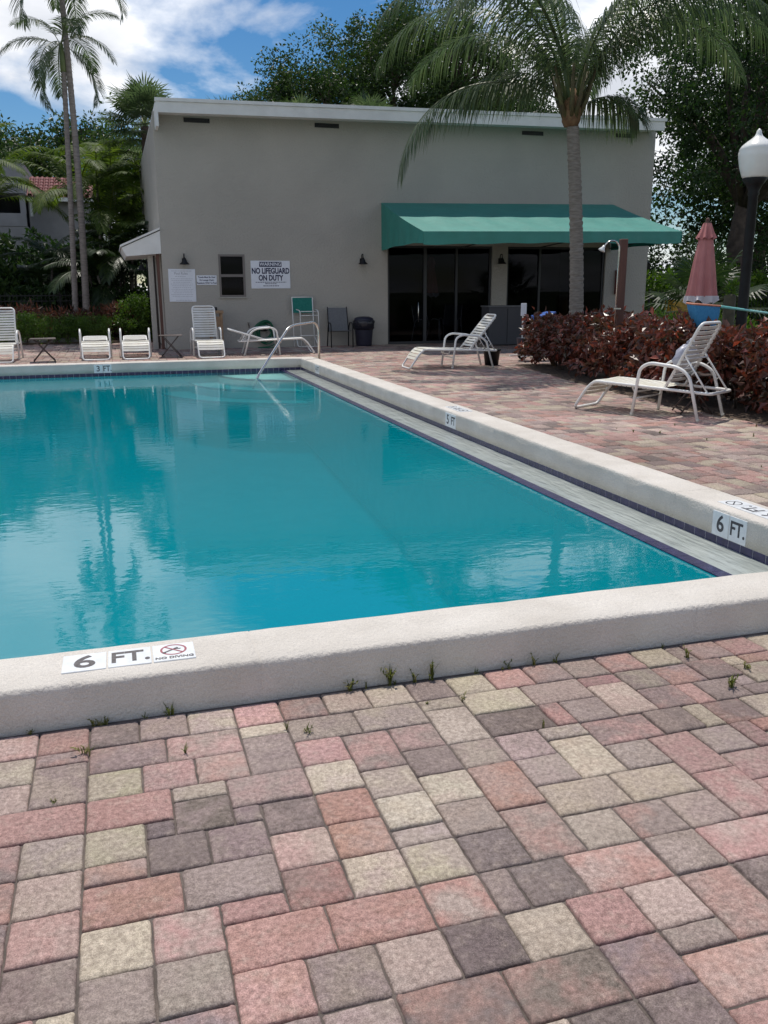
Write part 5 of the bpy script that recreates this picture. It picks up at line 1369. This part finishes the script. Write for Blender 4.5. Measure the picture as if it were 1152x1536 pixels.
# overhead wires and their pole
o = empty('utility_pole', (30, 58, 0)); mb = MB(); mb.tube([(0, 0, 0), (0, 0, 12.3)], [.17, .12], 8); mb.build('pole', M_BARK, o); mb = MB(); mb.bar((0, -.9, 11.4), (0, .9, 11.4), .12); mb.build('crossarm', M_BARK, o)
for q, (zz, yy) in enumerate(((11.5, -.8), (11.5, .8), (10.0, 0))):
    mb = MB(); mb.tube([(t_, yy, zz - 1.0 * (1 - ((t_ - 20) / 20) ** 2) - .02 * t_) for t_ in np.linspace(0, 40, 15)], .022, 4); mb.build('wire', M_BLACK, o)
tag(o, 'utility pole with overhead wires far behind the right trees', 'utility pole')

# ---- weeds in the joints
def weed_mesh(seed, h, k, flat=.5):
    rng = np.random.default_rng(seed); Q = []; S = []
    for i in range(k):
        a = rng.uniform(0, 6.28); sp = rng.uniform(.15, .8) * flat; hh = h * rng.uniform(.5, 1.1); w = .0022
        p0 = np.array([rng.normal() * .006, rng.normal() * .004, -.01]); m1 = p0 + np.array([math.cos(a) * sp * hh * .35, math.sin(a) * sp * hh * .35, hh * .6]); e = m1 + np.array([math.cos(a) * sp * hh * .7, math.sin(a) * sp * hh * .7, hh * .35])
        s = np.array([-math.sin(a), math.cos(a), 0]) * w
        Q += [np.stack([p0 - s, p0 + s, m1 + s, m1 - s]), np.stack([m1 - s, m1 + s, e + s * .2, e - s * .2])]; v = float(np.clip(rng.normal(.5, .25), 0, 1)); S += [v, v]
        if rng.random() < .55:
            for q in range(3):
                b = m1 * (1 - q * .3) + e * (q * .3); d = rand_dirs(1, rng)[0] * .011; d2 = np.cross(d, [0, 0, 1.]) * .45; Q.append(np.stack([b - d, b + d2, b + d, b - d2])); S.append(float(np.clip(v + .2, 0, 1)))
    return quads_mesh('weed_tuft', np.array(Q), np.array(S), M_WEED)
wm = [weed_mesh(300 + i, (.075, .05, .09, .06)[i % 4], (14, 9, 20, 11)[i % 4], (.7, 1.0, .5, .8)[i % 4]) for i in range(8)]
W1 = [(-0.374, 2.872), (-0.158, 2.872), (-.135, 2.868), (-.175, 2.87), (0.084, 2.872), (-0.002, 2.872), (0.733, 2.872), (0.793, 2.87), (0.887, 2.872), (.905, 2.87), (0.983, 2.872), (1.052, 2.87), (1.235, 2.872), (1.347, 2.87), (1.37, 2.872), (1.481, 2.872), (1.574, 2.87), (2.067, 2.872)]
W2 = [(0.113, 2.6), (-0.195, 2.688), (-0.273, 2.418), (0.454, 2.659), (0.517, 2.61), (0.967, 2.688), (1.287, 2.408), (2.103, 2.758), (2.259, 2.596), (2.096, 2.474), (1.106, 2.683)]
W3 = [(4.991, 8.017), (5.034, 7.769), (5.703, 8.02), (3.834, 5.923), (4.018, 5.972), (5.912, 7.383), (6.45, 7.651), (5.995, 7.137), (5.788, 11.587), (6.167, 12.128), (5.036, 5.864), (3.817, 6.574), (5.097, 8.536), (5.243, 7.608), (5.436, 7.116)]
wr = random.Random(3)
for ws, lab, gp in ((W1, 'tiny green weed tuft growing at the foot of the near coping', 'weed tufts along the near coping'), (W2, 'tiny weed tuft growing in a joint of the foreground pavers', 'weed tufts between foreground pavers'), (W3, 'small weed tuft growing in the deck joints near the lounges', 'weed tufts in the right deck')):
    for (x_, y_) in ws:
        o = link_mesh('weed_tuft', wr.choice(wm), None, (x_, y_, -.004)); o.rotation_euler = (0, 0, wr.uniform(0, 6.28)); s_ = wr.choice((.4, .5, .6, .8, 1.0)) * (.6 if ws is W3 else 1); o.scale = (s_, s_, s_); tag(o, lab, 'weed', gp)
